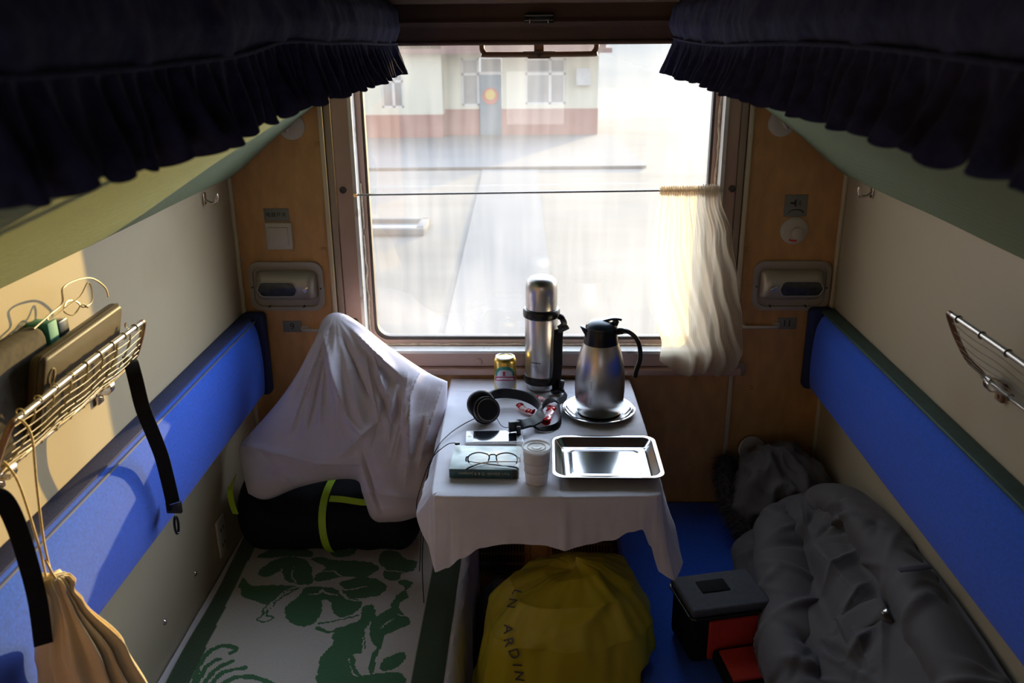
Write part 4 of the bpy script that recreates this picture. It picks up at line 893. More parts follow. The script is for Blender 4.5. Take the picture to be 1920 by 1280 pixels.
def canpatch(a0, a1, fz, name, m_, r=0.0348):
    bm = NB()
    def f(u, v):
        a = a0+(a1-a0)*u; lo, hi = fz(2*u-1); z = lo+(hi-lo)*v
        return c+Vector((r*math.cos(a), r*math.sin(a), z))
    grid(bm, f, 30, 10); return obj(name, bm, M[m_], can)
def ov(x): return math.sqrt(max(0, 1-x*x))
A0, A1 = -PI/2-1.0, -PI/2+1.0
canpatch(A0, A1, lambda x: (0.010+0.030*(1-ov(x)), 0.060), 'lower_label', 'canwhite')
canpatch(A0, A1, lambda x: (0.060, 0.062+0.032*ov(x)), 'label_arch', 'cangreen')
canpatch(A0+.25, A1-.25, lambda x: (0.060, 0.062+0.022*ov(x)), 'label_centre', 'canwhite', 0.0350)
canpatch(-PI/2-.18, -PI/2+.05, lambda x: (0.064, 0.078), 'label_emblem', 'canred', 0.0352)
canpatch(A0-.05, A1+.05, lambda x: (0.048-0.006*x*x, 0.062-0.006*x*x), 'label_band', 'canred', 0.0352)
canpatch(A0+.15, A1-.15, lambda x: (0.0525-0.006*x*x, 0.058-0.006*x*x), 'band_lettering', 'canwhite', 0.0354)
c = Vector((0.021, -0.100, T0))
th = thing('thermos_flask', 'tall stainless steel thermos flask with black bands and domed cup lid', 'flask', c)
bm = NB(); lathe(bm, [(0.040, 0.0), (0.0445, 0.003), (0.0455, 0.022)], c, 56); obj('foot', bm, M['steel'], th)
bm = NB(); lathe(bm, [(0.0455, 0.021), (0.0535, 0.023), (0.0545, 0.027), (0.0545, 0.044), (0.053, 0.047), (0.049, 0.047)], c, 56); obj('lower_band', bm, M['black'], th)
bm = NB(); lathe(bm, [(0.0505, 0.046), (0.0505, 0.228), (0.049, 0.236)], c, 56); obj('body', bm, M['steel'], th)
bm = NB(); lathe(bm, [(0.0495, 0.232), (0.0555, 0.236), (0.0565, 0.241), (0.0565, 0.254), (0.054, 0.260), (0.047, 0.262)], c, 56); obj('collar', bm, M['black'], th)
bm = NB(); lathe(bm, [(0.0480, 0.260), (0.0485, 0.318), (0.0470, 0.336), (0.043, 0.348), (0.036, 0.356), (0.024, 0.3605), (0.0, 0.3615)], c, 56, cap=False); obj('cup_lid', bm, M['steel'], th)
bm = NB(); tube(bm, smooth_path([c+Vector(p) for p in ((0.052, -0.030, 0.243), (0.062, -0.034, 0.238), (0.068, -0.035, 0.222), (0.062, -0.034, 0.212), (0.052, -0.034, 0.205))], 5), 0.004, 8, flat=(0.018, 0.012), up=(0.5, -1, 0)); obj('strap_lug', bm, M['black'], th)
bm = NB(); box(bm, c+Vector((0.066, -0.036, 0.205)), (0.036, 0.012, 0.014), eul(0, -0.45, 0), 0.003); obj('buckle', bm, M['greylid'], th)
bm = NB(); tube(bm, smooth_path([c+Vector(p) for p in ((0.052, -0.036, 0.204), (0.050, -0.040, 0.15), (0.050, -0.042, 0.09), (0.046, -0.044, 0.04), (0.048, -0.046, 0.012))], 6), 0.004, 8, flat=(0.030, 0.006), up=(0.45, -1, 0)); obj('side_strap', bm, M['blackfab'], th)
bm = NB(); box(bm, c+Vector((0.060, -0.050, 0.024)), (0.018, 0.016, 0.040), eul(0, 0.15, 0.3), 0.005, 3); box(bm, c+Vector((0.050, -0.055, 0.010)), (0.040, 0.022, 0.014), eul(0, 0, 0.5), 0.004); obj('lower_buckle', bm, M['black'], th)
bm = NB(); tube(bm, smooth_path([(0.060, -0.150, T0+0.014), (0.092, -0.168, T0+0.012), (0.090, -0.20, T0+0.005), (0.072, -0.235, T0+0.008), (0.074, -0.295, T0+0.008), (0.075, -0.35, T0+0.006), (0.066, -0.395, T0+0.006), (0.040, -0.418, T0+0.006), (0.010, -0.418, T0+0.006), (-0.006, -0.400, T0+0.012), (0.004, -0.36, T0+0.016), (0.018, -0.32, T0+0.020), (0.034, -0.285, T0+0.028), (0.052, -0.262, T0+0.026), (0.070, -0.262, T0+0.018)], 6), 0.004, 8, flat=(0.017, 0.0045), up=lambda t: (1, 0.2*math.sin(t*9), 0.4+0.3*math.sin(t*14))); obj('shoulder_strap', bm, M['blackfab'], th)
for w_, y_, z_ in ((0.034, 0.0, 0.098), (0.026, 0, 0.0865)):
    bm = NB()
    for k in range(6 if z_ > .09 else 3):
        a = -PI/2-0.62+k*(0.10 if z_ > .09 else 0.16)
        h = 0.004 if z_ > .09 else 0.002
        p = c+Vector((0.0507*math.cos(a), 0.0507*math.sin(a), z_)); box(bm, p, (0.0038 if k % 2 else 0.0026, 0.0006, h), eul(0, 0, a+PI/2))
    obj('printed_mark', bm, M['ink'], th, smooth=False)
c = Vector((0.187, -0.292, T0))
pl = thing('round_plate', 'round steel plate with a rolled rim under the coffee jug', 'plate', c)
bm = NB(); lathe(bm, [(0.0, 0.0), (0.070, 0.0), (0.084, 0.003), (0.096, 0.013), (0.104, 0.0165), (0.107, 0.0155), (0.1065, 0.013), (0.100, 0.0115), (0.086, 0.0015)], c, 72, cap=False)
lathe(bm, [(0.0, 0.0016), (0.070, 0.0016), (0.083, 0.0046), (0.095, 0.0146)], c, 72, cap=False); obj('dish', bm, M['polished'], pl)
c = Vector((0.190, -0.282, T0+0.0025))
jg = thing('coffee_jug', 'steel vacuum coffee jug with a black lid and handle on the round plate', 'jug', c)
bm = NB(); lathe(bm, [(0.060, 0.0), (0.0655, 0.002), (0.068, 0.008), (0.0705, 0.035), (0.0722, 0.075), (0.0715, 0.11), (0.067, 0.150), (0.0590, 0.185), (0.0500, 0.212)], c, 72); obj('body', bm, M['steel'], jg)
bm = NB(); lathe(bm, [(0.0503, 0.208), (0.0500, 0.214), (0.0470, 0.232), (0.0455, 0.255), (0.0440, 0.258)], c, 56); obj('collar', bm, M['black'], jg)
bm = NB()
t_ = bmesh.new(); vs = [t_.verts.new(c+Vector(p)) for p in ((-0.040, -0.020, 0.225), (-0.040, 0.020, 0.225), (-0.030, 0.030, 0.256), (-0.030, -0.030, 0.256), (-0.062, -0.004, 0.262), (-0.062, 0.004, 0.262))]
for f in ((0, 1, 2, 3), (0, 3, 4), (1, 5, 2), (0, 4, 5, 1), (3, 2, 5, 4)): t_.faces.new([vs[i] for i in f])
bmesh.ops.bevel(t_, geom=t_.edges[:], offset=0.003, segments=2, profile=.5, affect='EDGES'); merge(bm, t_); obj('spout', bm, M['black'], jg)
bm = NB(); lathe(bm, [(0.0450, 0.255), (0.0455, 0.260), (0.0410, 0.268), (0.030, 0.275), (0.014, 0.279), (0.0, 0.280)], c, 48, cap=False); obj('lid', bm, M['lid'], jg)
bm = NB(); tube(bm, smooth_path([c+Vector(p) for p in ((0.000, 0, 0.276), (0.018, 0, 0.281), (0.034, 0, 0.284), (0.050, 0, 0.283), (0.056, 0, 0.281))], 5), 0.004, 8, flat=(0.022, 0.007), up=(0, 0, 1)); box(bm, c+Vector((0.038, 0, 0.268)), (0.018, 0.016, 0.026), eul(0, 0.35, 0), 0.004); obj('thumb_lever', bm, M['lid'], jg)
bm = NB(); hp = smooth_path([c+Vector(p) for p in ((0.040, 0, 0.243), (0.062, -0.004, 0.247), (0.082, -0.008, 0.243), (0.100, -0.012, 0.226), (0.110, -0.014, 0.198), (0.111, -0.015, 0.165), (0.103, -0.015, 0.135), (0.099, -0.015, 0.112))], 6)
n_ = len(hp); tube(bm, hp, 0.01, 8, flat=(0.019, 0.012), up=lambda t: (1, 0, 0.6-1.2*abs(t-.5))); obj('handle', bm, M['black'], jg)
bm = NB()
for k in range(11):
    a = -PI/2-0.42+0.03*nz((k, 0, 0)); zz = 0.048+k*0.0065
    p = c+Vector((0.0716*math.cos(a), 0.0716*math.sin(a), zz)); box(bm, p, (0.006+0.003*nz((k, 2, 1)), 0.0005, 0.0016), eul(0, 0.5*nz((k, 5, 1)), a+PI/2))
obj('worn_print', bm, M['jackpatch'], jg, smooth=False)
# headphones
hp_ = thing('headphones', 'black over-ear headphones lying folded in front of the can', 'headphones', (-0.06, -0.34, T0))
bp_ = smooth_path([(-0.148, -0.282, T0+0.034), (-0.122, -0.256, T0+0.040), (-0.083, -0.240, T0+0.038), (-0.035, -0.248, T0+0.033), (0.003, -0.279, T0+0.027), (0.020, -0.335, T0+0.024), (0.012, -0.385, T0+0.024), (-0.012, -0.422, T0+0.026), (-0.045, -0.446, T0+0.030)], 7)
bm = NB(); tube(bm, bp_, 0.01, 8, flat=(0.030, 0.009), up=lambda t: (math.cos(PI*(1.0-t)*1.05+.3), math.sin(PI*(1-t)*1.05+.3), 0.05)); obj('headband', bm, M['blacksoft'], hp_)
for p, q in (((-0.152, -0.292, T0+0.033), 0.9), ((-0.056, -0.450, T0+0.028), 0.3)):
    bm = NB(); box(bm, p, (0.030, 0.014, 0.030), eul(0, 0, q), 0.003); obj('slider', bm, M['black'], hp_)
bm = NB(); box(bm, (-0.043, -0.468, T0+0.022), (0.012, 0.010, 0.030), eul(0.3, 0, 0), 0.003); obj('yoke', bm, M['black'], hp_)
bm = NB(); tube(bm, smooth_path([(-0.150, -0.300, T0+0.03), (-0.155, -0.33, T0+0.055), (-0.150, -0.345, T0+0.068)], 4), 0.004, 8); obj('yoke', bm, M['black'], hp_)
ax1 = Vector((0.35, -0.80, 0.40)).normalized(); q1 = ax1.to_track_quat('Z', 'Y').to_matrix()
for k, (cc, r) in enumerate((((-0.158, -0.330, T0+0.040), 0.040), ((-0.137, -0.368, T0+0.040), 0.039))):
    cc = Vector(cc)
    bm = NB(); lathe(bm, [(0.020, -0.008), (r*0.94, -0.004), (r, 0.003), (r*0.97, 0.010), (r*0.7, 0.014), (0.0, 0.014)], cc, 44, q1, cap=False); obj('ear_cup', bm, M['black'], hp_)
    bm = NB()
    def tor(u, v):
        a, b_ = 2*PI*u, 2*PI*v; R_, r_ = r*0.74, 0.0115
        return cc+q1 @ Vector(((R_+r_*math.cos(b_))*math.cos(a), (R_+r_*math.cos(b_))*math.sin(a), (-0.012 if k else 0.020)+r_*math.sin(b_)*0.8))
    grid(bm, tor, 44, 12, True, True); obj('ear_cushion', bm, M['blacksoft'], hp_)
    if k:
        bm = NB(); lathe(bm, [(r*0.80, 0.0125), (r*0.78, 0.0160), (r*0.72, 0.0165), (0.0, 0.0150)], cc, 44, q1, cap=False); obj('cup_cap', bm, M['blacksoft'], hp_)
        bm = NB(); tube(bm, [cc+q1 @ Vector((r*.79*math.cos(a), r*.79*math.sin(a), 0.0145)) for a in [2*PI*i/44 for i in range(44)]], 0.0008, 5, closed=True); obj('cup_ring', bm, M['grayplastic'], hp_)
bm = NB(); tube(bm, smooth_path([(-0.108, -0.385, T0+0.026), (-0.095, -0.41, T0+0.014), (-0.08, -0.425, T0+0.012), (-0.062, -0.44, T0+0.022)], 6), 0.0011, 6); obj('link_wire', bm, M['black'], hp_)
bm = NB(); tube(bm, smooth_path([(-0.168, -0.372, T0+0.016), (-0.20, -0.40, T0+0.010), (-0.235, -0.455, T0+0.006), (-0.262, -0.53, T0-0.001), (-0.285, -0.57, T0-0.06), (-0.292, -0.60, T0-0.16), (-0.300, -0.64, T0-0.28), (-0.298, -0.66, T0-0.40)], 8), 0.0014, 6); obj('cable', bm, M['black'], hp_)
ch = thing('charging_cable', 'thin black cable with a plug lying on the corner of the book', 'cable', (-0.205, -0.60, T0+0.03))
bm = NB(); tube(bm, smooth_path([(-0.208, -0.568, T0+0.034), (-0.225, -0.565, T0+0.030), (-0.245, -0.575, T0+0.020), (-0.266, -0.60, T0+0.006), (-0.285, -0.64, T0-0.03), (-0.305, -0.66, T0-0.10), (-0.296, -0.65, T0-0.16), (-0.306, -0.66, T0-0.30)], 8), 0.0013, 6); obj('wire', bm, M['black'], ch)
bm = NB(); box(bm, (-0.203, -0.570, T0+0.0335), (0.013, 0.010, 0.006), eul(0, 0, 0.3), 0.0015); obj('plug', bm, M['black'], ch)
# sweet wrappers
def wrapper(name, label, pts, w):
    t = thing(name, label, 'wrapper', pts[0])
    P = smooth_path(pts, 8); n = len(P)
    for nm, a, b_, m_ in (('red_end', 0, .3, 'candyred'), ('middle', .28, .75, 'candypink'), ('red_end', .73, 1, 'candyred')):
        seg_ = P[int(a*(n-1)):int(b_*(n-1))+1]
        bm = NB()
        def f(u, v):
            p = sample(seg_, v); tt = a+(b_-a)*v
            r = w*(1.0 if .12 < tt < .88 else 1.25-2*min(tt, 1-tt)*2)*(0.9+0.35*nz((u*4, tt*12, 1)))
            d = (seg_[-1]-seg_[0]).normalized(); s = d.cross(Vector((0, 0, 1))).normalized(); an = 2*PI*u
            return p+s*r*math.cos(an)+Vector((0, 0, r*0.55*math.sin(an)))
        grid(bm, f, 20, 24, True); obj(nm, bm, M[m_], t)
    return t
wrapper('sweet_wrapper', 'red and pink sweet wrapper lying lengthways between headphones and plate', [(0.050, -0.285, T0+0.010), (0.044, -0.320, T0+0.010), (0.038, -0.355, T0+0.011), (0.030, -0.390, T0+0.012)], 0.013)
wrapper('sweet_wrapper', 'small red sweet wrapper behind the headband on the table', [(-0.044, -0.262, T0+0.010), (-0.036, -0.285, T0+0.010), (-0.024, -0.300, T0+0.010), (-0.004, -0.312, T0+0.009)], 0.011)
wrapper('sweet_wrapper', 'red sweet wrapper lying crossways just in front of the thermos', [(0.000, -0.205, T0+0.010), (0.015, -0.215, T0+0.010), (0.030, -0.228, T0+0.010), (0.052, -0.232, T0+0.009)], 0.011)
# phone
phm = eul(0, 0, 0.045)
ph = thing('mobile_phone', 'white mobile phone lying with its dark screen up behind the book', 'phone', (-0.110, -0.480, T0))
bm = NB(); box(bm, (-0.110, -0.474, T0+0.005), (0.158, 0.076, 0.0085), phm, 0.003, 3); obj('shell', bm, M['phonewhite'], ph)
bm = NB(); box(bm, (-0.108, -0.474, T0+0.0094), (0.118, 0.067, 0.0006), phm); obj('screen', bm, M['screen'], ph)
bm = NB(); lathe(bm, [(0.0058, 0), (0.0050, 0.0003)], Vector((-0.110, -0.474, T0+0.0092))+phm @ Vector((-0.068, 0, 0)), 20); obj('home_button', bm, M['ivory'], ph)
bm = NB(); box(bm, Vector((-0.110, -0.474, T0+0.0094))+phm @ Vector((0.066, 0.0, 0)), (0.002, 0.014, 0.0004), phm); obj('ear_slot', bm, M['ink'], ph)
# book
bkm = eul(0, 0, -0.022)
bk = thing('paperback_book', 'worn paperback book with a dark teal spine under the eyeglasses', 'book', (-0.122, -0.636, T0))
BC = Vector((-0.124, -0.632, T0))
bm = NB(); box(bm, BC+Vector((0, 0.002, 0.0125)), (0.170, 0.124, 0.021), bkm); obj('pages', bm, M['pages'], bk, smooth=False)
bm = NB(); box(bm, BC+Vector((0, 0, 0.0240)), (0.175, 0.132, 0.0020), bkm, 0.0006); obj('front_cover', bm, M['booktop'], bk)
bm = NB(); box(bm, BC+Vector((0, 0, 0.0012)), (0.175, 0.132, 0.0020), bkm, 0.0006); obj('back_cover', bm, M['spine'], bk)
bm = NB(); box(bm, BC+bkm @ Vector((0, -0.0655, 0.0125)), (0.175, 0.0035, 0.0245), bkm, 0.0012); obj('spine', bm, M['spine'], bk)
text('Kurt Gibwith  D & R Jumpson', 0.0105, BC+bkm @ Vector((0.0, -0.0676, 0.0135)), (PI/2, PI, -0.022), M['spinetext'], bk)
bm = NB(); box(bm, BC+bkm @ Vector((0.079, -0.0657, 0.0125)), (0.014, 0.004, 0.0235), bkm, 0.001); obj('spine_mark', bm, M['khakipad'], bk)
# eyeglasses
gz = T0+0.026
gl = thing('eyeglasses', 'dark half-rim eyeglasses lying folded on the paperback book', 'glasses', (-0.105, -0.665, gz))
tilt = eul(0.95, 0, -0.02); gc = Vector((-0.104, -0.680, gz+0.018))
def G(x, z, y=0.0): return gc+tilt @ Vector((x, z, y))
for s in (-1, 1):
    rim = [(s*0.009, 0.008), (s*0.020, 0.0145), (s*0.038, 0.0165), (s*0.054, 0.012), (s*0.062, 0.004), (s*0.061, -0.006), (s*0.054, -0.0150), (s*0.038, -0.0175), (s*0.022, -0.0145), (s*0.012, -0.006)]
    rp_ = smooth_path([G(x, z) for x, z in rim], 5, True)
    n_ = len(rp_); top_ = rp_[:int(n_*0.55)+1]
    bm = NB(); tube(bm, [rp_[-4], rp_[-2]]+top_, 0.0018, 6); obj('rim', bm, M['black'], gl)
    bm = NB(); tube(bm, rp_, 0.0005, 5, closed=True); obj('lens_edge', bm, M['tubegrey'], gl)
    bm = NB(); bm.faces.new([bm.verts.new(p) for p in rp_]); obj('lens', bm, M['lens'], gl)
    bm = NB(); tube(bm, smooth_path([G(s*0.062, 0.006), G(s*0.067, 0.004, -0.004), G(s*0.068, -0.004, -0.010)], 4), 0.0020, 6); obj('hinge', bm, M['black'], gl)
    h0 = G(s*0.068, -0.004, -0.010)
    pa = [h0, Vector((gc.x+s*0.03, gc.y+0.006+s*0.004, gz+0.006)), Vector((gc.x-s*0.02, gc.y+0.002+s*0.008, gz+0.004)), Vector((gc.x-s*0.056, gc.y-0.014, gz+0.003)), Vector((gc.x-s*0.064, gc.y-0.024, gz+0.0025))]
    bm = NB(); tube(bm, smooth_path(pa, 6), [0.0012+0.0016*(i/24)**2 for i in range(25)], 6); obj('temple', bm, M['black'], gl)
    bm = NB(); tube(bm, [G(s*0.010, -0.002, -0.002), G(s*0.013, -0.010, -0.006)], [0.0015, 0.0022], 6); obj('nose_pad', bm, M['alu'], gl)
bm = NB(); tube(bm, smooth_path([G(-0.010, 0.008), G(-0.005, 0.0115), G(0.005, 0.0115), G(0.010, 0.008)], 5), 0.0018, 6); obj('bridge', bm, M['black'], gl)
# tray
ty = thing('steel_tray', 'shallow rectangular stainless steel tray at the right of the table', 'tray', (0.185, -0.605, T0))
bm = NB(); tx0, tx1, ty0, ty1, H = 0.045, 0.322, -0.735, -0.500, 0.024
secs = [(0.0, H-0.003, 0.030), (0.0, H, 0.030), (0.008, H+0.0005, 0.026), (0.012, H-0.002, 0.024), (0.024, 0.006, 0.018), (0.031, 0.003, 0.014), (0.050, 0.003, 0.012), (0.053, 0.0045, 0.012), (0.056, 0.0045, 0.012)]
prev = None
for ins, z, r in secs:
    pts = [bm.verts.new((x, y, T0+z)) for x, y in rrect(tx0+ins, tx1-ins, ty0+ins, ty1-ins, r, 8)]
    if prev:
        for i in range(len(pts)): j = (i+1) % len(pts); bm.faces.new((prev[i], prev[j], pts[j], pts[i]))
    prev = pts
bm.faces.new(prev); o = obj('pan', bm, M['polished'], ty, sharp=1.2)
md = o.modifiers.new('s', 'SOLIDIFY'); md.thickness = 0.0012; md.offset = -1
# paper cups in film
cp = thing('paper_cups', 'stack of white paper cups wrapped in clear film beside the tray', 'cups', (0.006, -0.708, T0))
c = Vector((0.006, -0.710, T0))
bm = NB(); lathe(bm, [(0.026, 0.0), (0.0275, 0.002), (0.0345, 0.088), (0.0360, 0.092), (0.0360, 0.095), (0.034, 0.0965), (0.0320, 0.0935), (0.0235, 0.0930), (0.0225, 0.0955), (0.0210, 0.0930), (0.0125, 0.0925), (0.0115, 0.0945), (0.0, 0.0925)], c, 48, cap=True); obj('cup', bm, M['papercup'], cp)
for z in (0.030, 0.055):
    bm = NB(); lathe(bm, [(0.0278+z*0.079, z), (0.0298+z*0.079, z+0.002), (0.0282+z*0.079, z+0.004)], c, 48, cap=False); obj('cup_rim', bm, M['papercup'], cp)
bm = NB()
def wrapf(u, v):
    a = 2*PI*u; r = (0.029+0.009*v)*(1+0.14*max(0, nz((math.cos(a)*3, math.sin(a)*3, v*5)))+0.02)+0.002
    r += 0.016*math.exp(-((u-.47)/.06)**2)*(0.6+.6*abs(nz((v*6, 0, 0))))
    z = 0.002+0.097*v+0.004*nz((math.cos(a)*4, v*3, 4))*(1 if v > .1 else 0)
    if v < 0.1: z = 0.001
    return c+Vector((r*math.cos(a), r*math.sin(a), max(z, 0.001)))
grid(bm, wrapf, 80, 26, True); obj('film', bm, M['wrap'], cp)
# ---------------------------------------------------------------- pillow and black roll
def PP(*a): return [Vector(p) for p in a]
pil = NB()
# plane y = 0.6 z - 0.69 : pillow leans back on the far wall
def pz(x, z, d=0.0): return Vector((x, 0.6*z-0.69+d, z))
Bo = [pz(-0.845, 0.515), pz(-0.79, 0.500), pz(-0.70, 0.530), pz(-0.60, 0.550), pz(-0.52, 0.548), pz(-0.495, 0.50), pz(-0.470, 0.451), pz(-0.42, 0.447), pz(-0.377, 0.451), pz(-0.315, 0.468)]
Ri = [pz(-0.315, 0.468), pz(-0.285, 0.53), pz(-0.272, 0.65), pz(-0.262, 0.75), pz(-0.262, 0.803)]
To = [pz(-0.657, 0.930), pz(-0.640, 0.970), pz(-0.600, 0.985), pz(-0.545, 0.963), pz(-0.441, 0.894), pz(-0.325, 0.828), pz(-0.262, 0.803)]
Le = [pz(-0.845, 0.515), pz(-0.875, 0.615), pz(-0.866, 0.645), pz(-0.800, 0.71), pz(-0.735, 0.78), pz(-0.685, 0.85), pz(-0.664, 0.895), pz(-0.657, 0.930)]
patch = coons(Bo, To, Le, Ri)
random.seed(3)
_ps = []
for k in range(15):
    an = random.uniform(-2.25, -0.55); r0 = random.uniform(0.04, 0.12); r1 = r0+random.uniform(0.10, 0.26)
    _ps.append((-0.605+r0*math.cos(an), 0.965+r0*math.sin(an), -0.605+r1*math.cos(an+random.uniform(-.15, .15)), 0.965+r1*math.sin(an), random.uniform(.006, .014), random.uniform(.006, .013)*random.choice((1, 1, -1)), random.choice((-.6, .6))))
for k in range(14):
    x = random.uniform(-0.50, -0.29); z = 0.93+(x+0.5)*-0.62-random.uniform(0.02, .12); an = random.uniform(-1.9, -1.1); r1 = random.uniform(.07, .20)
    _ps.append((x, z, x+r1*math.cos(an), z+r1*math.sin(an), random.uniform(.006, .013), random.uniform(.005, .011)*random.choice((1, 1, -1)), random.choice((-.6, .6))))
_ps += [(-0.625, 0.90, -0.545, 0.70, .014, .022, .5), (-0.545, 0.70, -0.50, 0.655, .010, .014, .5), (-0.47, 0.86, -0.42, 0.74, .010, .016, -.5), (-0.36, 0.72, -0.37, 0.55, .016, .014, .5), (-0.34, 0.82, -0.40, 0.62, .012, .012, .5),
        (-0.85, 0.63, -0.62, 0.585, .012, .014, .8), (-0.62, 0.585, -0.50, 0.585, .012, .012, .8), (-0.56, 0.60, -0.44, 0.70, .010, .009, .5), (-0.50, 0.52, -0.33, 0.50, .012, .010, .6), (-0.80, 0.62, -0.70, 0.52, .010, -.010, .3), (-0.49, 0.60, -0.44, 0.47, .008, -.014, .4), (-0.28, 0.77, -0.33, 0.60, .010, .012, .5)]
_pc = seg_creases(_ps)
def pw(u, v, p):
    x, z = p.x, p.z; w = 0.0
    w += 0.007*nz((x*5, z*5, 1))
    # creases fanning down from the top corner
    ax, az = x+0.60, z-0.97; ang = math.atan2(-az, ax); r = math.hypot(ax, az)
    w += 0.007*math.sin(ang*22+2*nz((r*5, ang*3, 0)))*math.exp(-((r-0.22)/0.15)**2)*(0.5+nz((ang*4, r*4, 3)))
    w += 0.012*math.exp(-(((ax*0.93+az*0.36)-(-0.02)-0.15*r*r)/0.014)**2)*math.exp(-((r-.26)/.14)**2)
    # creases down from the right edge
    w += 0.006*math.sin(x*58+z*22+3*nz((x*6, z*3, 5)))*max(0, u-.35)*1.5*(v > 0.1)
    # big fold across lower left, hem of the case
    w -= 0.010*math.exp(-((z-0.575-0.10*(x+0.6)+0.03*math.sin(x*9))/0.012)**2)*(1 if x < -.5 else .5)
    w += 0.008*math.exp(-((z-0.60-0.35*(x+0.6))/0.02)**2)
    w += 0.003*nz((x*16, z*9, 7))
    return w*0.7+_pc(x, z)
puff(pil, patch, (0, -0.86, 0.5), 0.085, 0.050, 190, 150, pw, 0.42)
tag(obj('pillow', pil, M['pillow'], sharp=3), 'crumpled lilac-white pillow leaning in the corner left of the table', 'pillow')
# black sleeping bag roll under the pillow
rl = thing('sleeping_bag_roll', 'black rolled bag with a lime green strap under the pillow', 'bag', (-0.60, -0.33, 0.305))
bm = NB()
def rollf(u, v):
    x = -0.900+0.56*v; a = 2*PI*u; e = min(v, 1-v)*0.56
    k = math.sqrt(max(0.02, 1-max(0, 1-e/0.07)**2)); ry, rz = 0.135, 0.100
    if x < -0.78: rz += 0.025*min(1, (-0.78-x)/0.08)
    w = 1+0.05*nz((x*9, math.cos(a)*2, math.sin(a)*2))+0.02*math.sin(x*60)
    return Vector((x, -0.300+0.0*x+ry*k*w*math.cos(a), 0.305+rz+rz*k*w*math.sin(a)*(1 if math.sin(a) > 0 else 0.98)))
V = grid(bm, rollf, 48, 50, True); bm.faces.new([r[0] for r in V]); bm.faces.new([r[-1] for r in V]); obj('roll', bm, M['blackfab'], rl)
bm = NB()
for x_ in (-0.615,):
    tube(bm, [Vector((x_+0.006*math.sin(a*2), -0.300+0.142*math.cos(a), 0.407+0.108*math.sin(a))) for a in [2*PI*i/40 for i in range(40)]], 0.01, 8, closed=True, flat=(0.022, 0.003), up=lambda t: (0, math.cos(2*PI*t*40/40), math.sin(2*PI*t)))
tube(bm, smooth_path([(-0.60, -0.395, 0.508), (-0.56, -0.400, 0.508), (-0.50, -0.402, 0.500), (-0.47, -0.385, 0.495)], 5), 0.01, 8, flat=(0.020, 0.003), up=(0, -.6, 1))
obj('lime_strap', bm, M['lime'], rl)
bm = NB(); tube(bm, smooth_path([(-0.885, -0.36, 0.56), (-0.885, -0.41, 0.55), (-0.88, -0.425, 0.51), (-0.875, -0.42, 0.47)], 5), 0.01, 8, flat=(0.02, 0.003), up=(-.3, -1, 0)); obj('side_tab', bm, M['lime'], rl)
